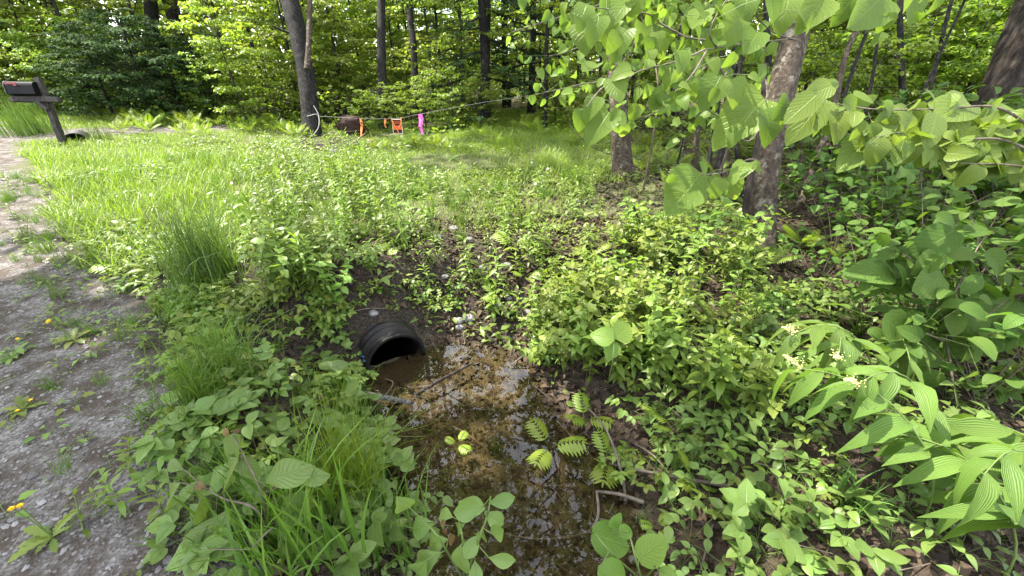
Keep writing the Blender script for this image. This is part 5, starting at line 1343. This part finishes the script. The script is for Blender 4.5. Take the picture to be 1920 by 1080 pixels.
mb = MB(); c = bez([P(576, 218, 9.72), P(580, 217, 9.7), P(592, 214, 9.72), P(597, 219, 9.8)], 6); tube(mb, c, .009, 6)
c = bez([P(588, 198, 9.7), P(597, 215, 9.72), P(598, 235, 9.7), P(590, 250, 9.7), P(581, 256, 9.68)], 8); tube(mb, c, .010, 6)
tag(link('rope_loop', mb.mesh('rope_loop', M['rope'])), 'white rope loop hanging on the dark tree trunk', 'rope')
def ribbon(px, top, bot, w, mat, label, Z=10., skew=3):
    r = np.random.default_rng(px); k = np.linspace(0, 1, 9)
    p = np.array([P(px + skew * t + 1.2 * math.sin(t * 7), top + (bot - top) * t, Z - .02 + .03 * math.sin(t * 9)) for t in k])
    mb = MB(); strip(mb, p, w * (1 + .25 * np.sin(k * 8)) * np.where(k > .75, .6, 1)); 
    if mat == 'pink': strip(mb, p[:6] + np.array([-.02, -.03, 0]), w * .8)
    tag(link('ribbon', mb.mesh('ribbon', M[mat])), label, 'ribbon')
ribbon(676, 222, 274, .05, 'orange', 'long orange ribbon hanging before the brown root ball', 9.98, 4)
ribbon(721, 222, 239, .045, 'orange', 'short pale orange ribbon left of the orange sign', 10.08, 2)
ribbon(788, 214, 252, .085, 'pink', 'pink ribbon tied on the rope right of the sign', 10.28, 4)
def sign():
    Z = 10.1; c = P(745, 237, Z); e = link('posted_sign', None, None, c); tag(e, 'orange posted sign hanging from the rope by ribbon straps', 'sign')
    A = (np.array([1, 0, 0]), np.array([0, 1, 0]), np.array([0, 0, 1.])); w, h = .235, .335
    mb = MB(); box(mb, (0, 0, 0), A, (w, .006, h)); link('board', mb.mesh('board', M['signwhite'], False), e)
    mb = MB(); box(mb, (0, -.006, 0), A, (w - .02, .004, h - .025)); link('panel', mb.mesh('panel', M['signorange'], False), e)
    mb = MB(); box(mb, (0, -.0115, .085), A, (w - .03, .004, .125)); box(mb, (0, -.0115, -.11), A, (w - .03, .004, .075)); link('print_block', mb.mesh('print_block', M['signblack'], False), e)
    cu = bpy.data.curves.new('lettering', 'FONT'); cu.body = 'POSTED'; cu.size = .058; cu.align_x = 'CENTER'; cu.align_y = 'CENTER'; cu.extrude = .001; cu.materials.append(M['signorange'])
    to = bpy.data.objects.new('text', cu); COL.objects.link(to); bpy.context.view_layer.update()
    me = bpy.data.meshes.new_from_object(to); bpy.data.objects.remove(to); bpy.data.curves.remove(cu)
    o = link('lettering', me, e, (0, -.0155, .085)); o.rotation_euler = (PI / 2, 0, 0); o.scale = (.92, 1.5, 1)
    mb = MB()
    strip(mb, [(-.115, -.02, .19), (-.1, -.022, .12), (.03, -.024, -.155)], .022); strip(mb, [(.125, -.02, .215), (.11, -.022, .08), (.03, -.024, -.04)], .026); strip(mb, [(-.115, -.019, .2), (-.09, -.02, -.05)], .02)
    link('strap', mb.mesh('strap', M['orange']), e)
sign()
# root ball, brush, rocks
def lump(loc, r3, seed, mat, amp=.3, k=4, freq=2.2):
    V, Fq = ico(k); n1 = fbm(V[:, 0] * freq + seed, V[:, 1] * freq + V[:, 2] * freq * .9, seed) + .5 * fbm(V[:, 2] * freq * 2.3 + seed, V[:, 0] * freq * 2 - V[:, 1] * freq * 2, seed + 3)
    V = V * (1 + amp * (n1 - .75))[:, None] * np.asarray(r3)
    mb = MB(); mb.add(V, Fq); return mb
q = P(660, 250, 10.2); q[2] = float(hz(q[0:1], q[1:2])[0]) + .18
mb = lump((0, 0, 0), (.32, .2, .3), 4, 'rootball', .5, 4, 3.5); r = np.random.default_rng(4)
for k in range(60):
    a = r.uniform(0, 2 * PI); z = r.uniform(-.22, .24); d0 = np.array([math.cos(a) * .28, math.sin(a) * .16, z]); tube(mb, bez([d0, d0 * 1.2 + r.normal(0, .03, 3), d0 * 1.35 + r.normal(0, .07, 3) - np.array([0, 0, .06])], 4), .007, 3, cap=False)
tag(link('root_ball', mb.mesh('root_ball', M['rootball']), None, q), 'reddish brown upturned root ball behind the long orange ribbon', 'root ball')
q = at(622, 282); mb = MB()
for k in range(90):
    a = r.uniform(-.6, .9); L_ = r.uniform(.25, .8); c = np.array([r.normal(0, .35), r.normal(0, .2), abs(r.normal(.08, .1))]); v = np.array([math.cos(a), r.normal(0, .4), r.normal(0, .35)]) * L_ / 2
    tube(mb, [c - v, c + r.normal(0, .03, 3), c + v], r.uniform(.004, .013), 4, cap=False)
tag(link('brush_pile', mb.mesh('brush_pile', M['twig']), None, q), 'low pile of dead brush at the foot of the roped tree', 'brush pile')
def rock(px, py, s, seed, label, group=None):
    q = at(px, py); mb = lump((0, 0, 0), np.array([1, .8, .6]) * s, seed, 'stone', .5, 3, 1.4)
    tag(link('rock', mb.mesh('rock', M['stone']), None, q + np.array([0, 0, s * .15])), label, 'rock', group)
rock(625, 287, .11, 1, 'pale rock in front of the dead brush pile')
rock(860, 603, .045, 2, 'left one of two pale stones above the pool behind the culvert')
rock(879, 600, .055, 3, 'right one of two pale stones above the pool behind the culvert')
rock(862, 615, .035, 4, 'dark small stone just below the two pale stones')
rock(993, 588, .05, 5, 'grey stone beside the herbs right of the pool head')
rock(935, 573, .04, 6, 'single pale stone on the bank above the pool head')
for i, (px, py, s) in enumerate([(820, 445, .04), (850, 430, .05), (880, 450, .035), (700, 590, .04), (905, 505, .04), (950, 500, .05), (955, 560, .03), (800, 560, .03), (835, 520, .035), (1010, 400, .04), (1090, 380, .05)]):
    rock(px, py, s, 20 + i, 'small grey stone lying on bare soil among the sprouts', 'small stones on the bare soil')
# wood in and over the water
def stick(pts, r0, r1, label, mat='driedwood', name='dead_branch', rough=.15, sides=7):
    c = bez(np.array(pts), 9); o = c[0].copy(); mb = MB(); tube(mb, c - o, np.linspace(r0, r1, len(c)), sides, rough=rough, seed=int(abs(o[0] * 100)))
    tag(link(name, mb.mesh(name, M[mat]), None, o), label, 'branch' if name != 'driftwood' else 'driftwood')
def W(px, py, dz=0.): 
    q = plane(px, py, WL + dz); return q
stick([W(652, 735, .05), W(700, 742, .035), W(740, 749, .025), W(772, 756, .015)], .020, .013, 'weathered grey split wood lying at the left edge of the pool', name='driftwood', rough=.5, sides=9)
stick([W(780, 740, -.01), W(830, 710, .005), W(886, 681, .0)], .014, .008, 'long brown stick lying in the pool below the culvert', 'barkbrown')
stick([W(690, 775, .05), W(722, 742, .09), W(737, 718, .12), W(722, 710, .14)], .004, .002, 'thin curled pale twig over the weathered wood', 'paletwig')
stick([at(1172, 945) + [0, 0, .02], at(1160, 900) + [0, 0, .08], at(1128, 840) + [0, 0, .16], at(1085, 775) + [0, 0, .1]], .009, .004, 'pale bent branch arching over the right edge of the pool', 'paletwig')
stick([at(1205, 950) + [0, 0, .03], at(1160, 940) + [0, 0, .05], at(1117, 934) + [0, 0, .05]], .011, .007, 'short pale branch lying across the lower pool edge', 'paletwig')
stick([at(1117, 934) + [0, 0, .05], at(1118, 985) + [0, 0, .06], at(1092, 1012) + [0, 0, .05], at(1010, 1018) + [0, 0, .03], at(940, 1005) + [0, 0, .02]], .008, .003, 'pale crooked branch bending over the near water', 'paletwig')
stick([at(1140, 882) + [0, 0, .05], at(1250, 905) + [0, 0, .05], at(1362, 922) + [0, 0, .04]], .007, .01, 'long grey stick lying on the litter right of the pool', 'paletwig')
stick([at(1460, 1010) + [0, 0, .03], at(1370, 998) + [0, 0, .04], at(1300, 990) + [0, 0, .03]], .014, .012, 'dark rotten log end near the bottom right of the pool', 'barkbrown')
stick([at(1330, 1000) + [0, 0, .06], at(1370, 950) + [0, 0, .0], at(1310, 1080) + [0, 0, .02]][::2], .005, .004, 'thin dead twig slanting near the bottom edge', 'paletwig')
stick([P(1175, 300, 5.9), P(1120, 280, 5.3), P(1080, 250, 5.0), P(1068, 232, 4.9)], .008, .003, 'bare thin twig reaching left from the grey trunk', 'twig')
stick([at(1262, 555), P(1235, 480, 3.3), P(1205, 430, 3.3), P(1188, 385, 3.3)], .009, .006, 'thin dark dead stem leaning left amid the shaded herbs', 'barkdark')
for i, (a, b) in enumerate([((1100, 760), (1050, 742)), ((1190, 840), (1255, 900)), ((1230, 760), (1310, 830)), ((960, 690), (1040, 640)), ((1320, 770), (1265, 700)), ((1090, 520), (1240, 505)), ((640, 600), (740, 588)), ((830, 800), (905, 842))]):
    p, q = at(*a), at(*b); stick([p + [0, 0, .03], (p + q) / 2 + [0, 0, .06], q + [0, 0, .03]], .005, .003, ['twig at the pool head pointing left', 'straw coloured twig above the long grey stick', 'slanting twig under the herb mound', 'pale twig at the right head of the pool', 'twig near the foot of the small herbs', 'straight pale stick lying behind the herb mound', 'dry twig lying above the culvert mouth', 'dark twig in the middle of the pool'][i], 'paletwig', 'fallen_twig')
print('props done')

# ------------------------------------------------------------------ light and camera
SUN = nrm(np.array([-.46, .27, .84]))
w = bpy.data.worlds.new('World'); S.world = w; w.use_nodes = True; nt = w.node_tree
bg = nt.nodes['Background']; sky = nt.nodes.new('ShaderNodeTexSky'); sky.sky_type = 'NISHITA'; sky.sun_disc = False
sky.sun_elevation = math.asin(SUN[2]); sky.sun_rotation = math.atan2(SUN[0], SUN[1]); sky.air_density = 1.; sky.dust_density = 2.
tc = nt.nodes.new('ShaderNodeTexCoord')
cl = ramp(nt, noise(nt, 2.2, tc.outputs['Generated'], 5, .6), [(.40, (0, 0, 0)), (.58, (1, 1, 1))])
skyc = mixc(nt, mathn(nt, 'MULTIPLY', cl, .8), sky.outputs[0], (9., 9.3, 9.8))
dp = nt.nodes.new('ShaderNodeVectorMath'); dp.operation = 'DOT_PRODUCT'; nt.links.new(tc.outputs['Generated'], dp.inputs[0]); dp.inputs[1].default_value = (.02, .74, .67)
bank = mathn(nt, 'ADD', dp.outputs['Value'], mathn(nt, 'MULTIPLY', noise(nt, 3.5, tc.outputs['Generated'], 5, .6), .16))
skyc = mixc(nt, ramp(nt, bank, [(1.0, (0, 0, 0)), (1.026, (1, 1, 1))]), skyc, (26., 26.5, 27.5))   # bright cloud bank added over the woods to whiten the pool reflections
nt.links.new(skyc, bg.inputs[0]); bg.inputs[1].default_value = .15
ld = bpy.data.lights.new('sun', 'SUN'); ld.energy = 4.0; ld.angle = R(.6); ld.color = (1, .95, .84)
so = link('sun', ld)
from mathutils import Vector
so.rotation_euler = Vector([float(v) for v in SUN]).to_track_quat('Z', 'Y').to_euler()
cd = bpy.data.cameras.new('camera'); cd.sensor_width = 36; cd.lens = 36 * F / 1920; cd.clip_start = .02; cd.clip_end = 400
co = link('camera', cd, None, CAM); co.rotation_euler = (PI / 2 - PITCH, 0, 0); S.camera = co
S.view_settings.view_transform = 'Standard'; S.view_settings.look = 'None'; S.view_settings.gamma = 1.; S.view_settings.exposure = 2.3
S.render.engine = 'CYCLES'
c = S.cycles; c.use_denoising = True; c.max_bounces = 9; c.diffuse_bounces = 6; c.glossy_bounces = 3; c.transmission_bounces = 5; c.transparent_max_bounces = 8
c.caustics_reflective = False; c.caustics_refractive = False; c.sample_clamp_indirect = 6
print('objects', len(S.objects))
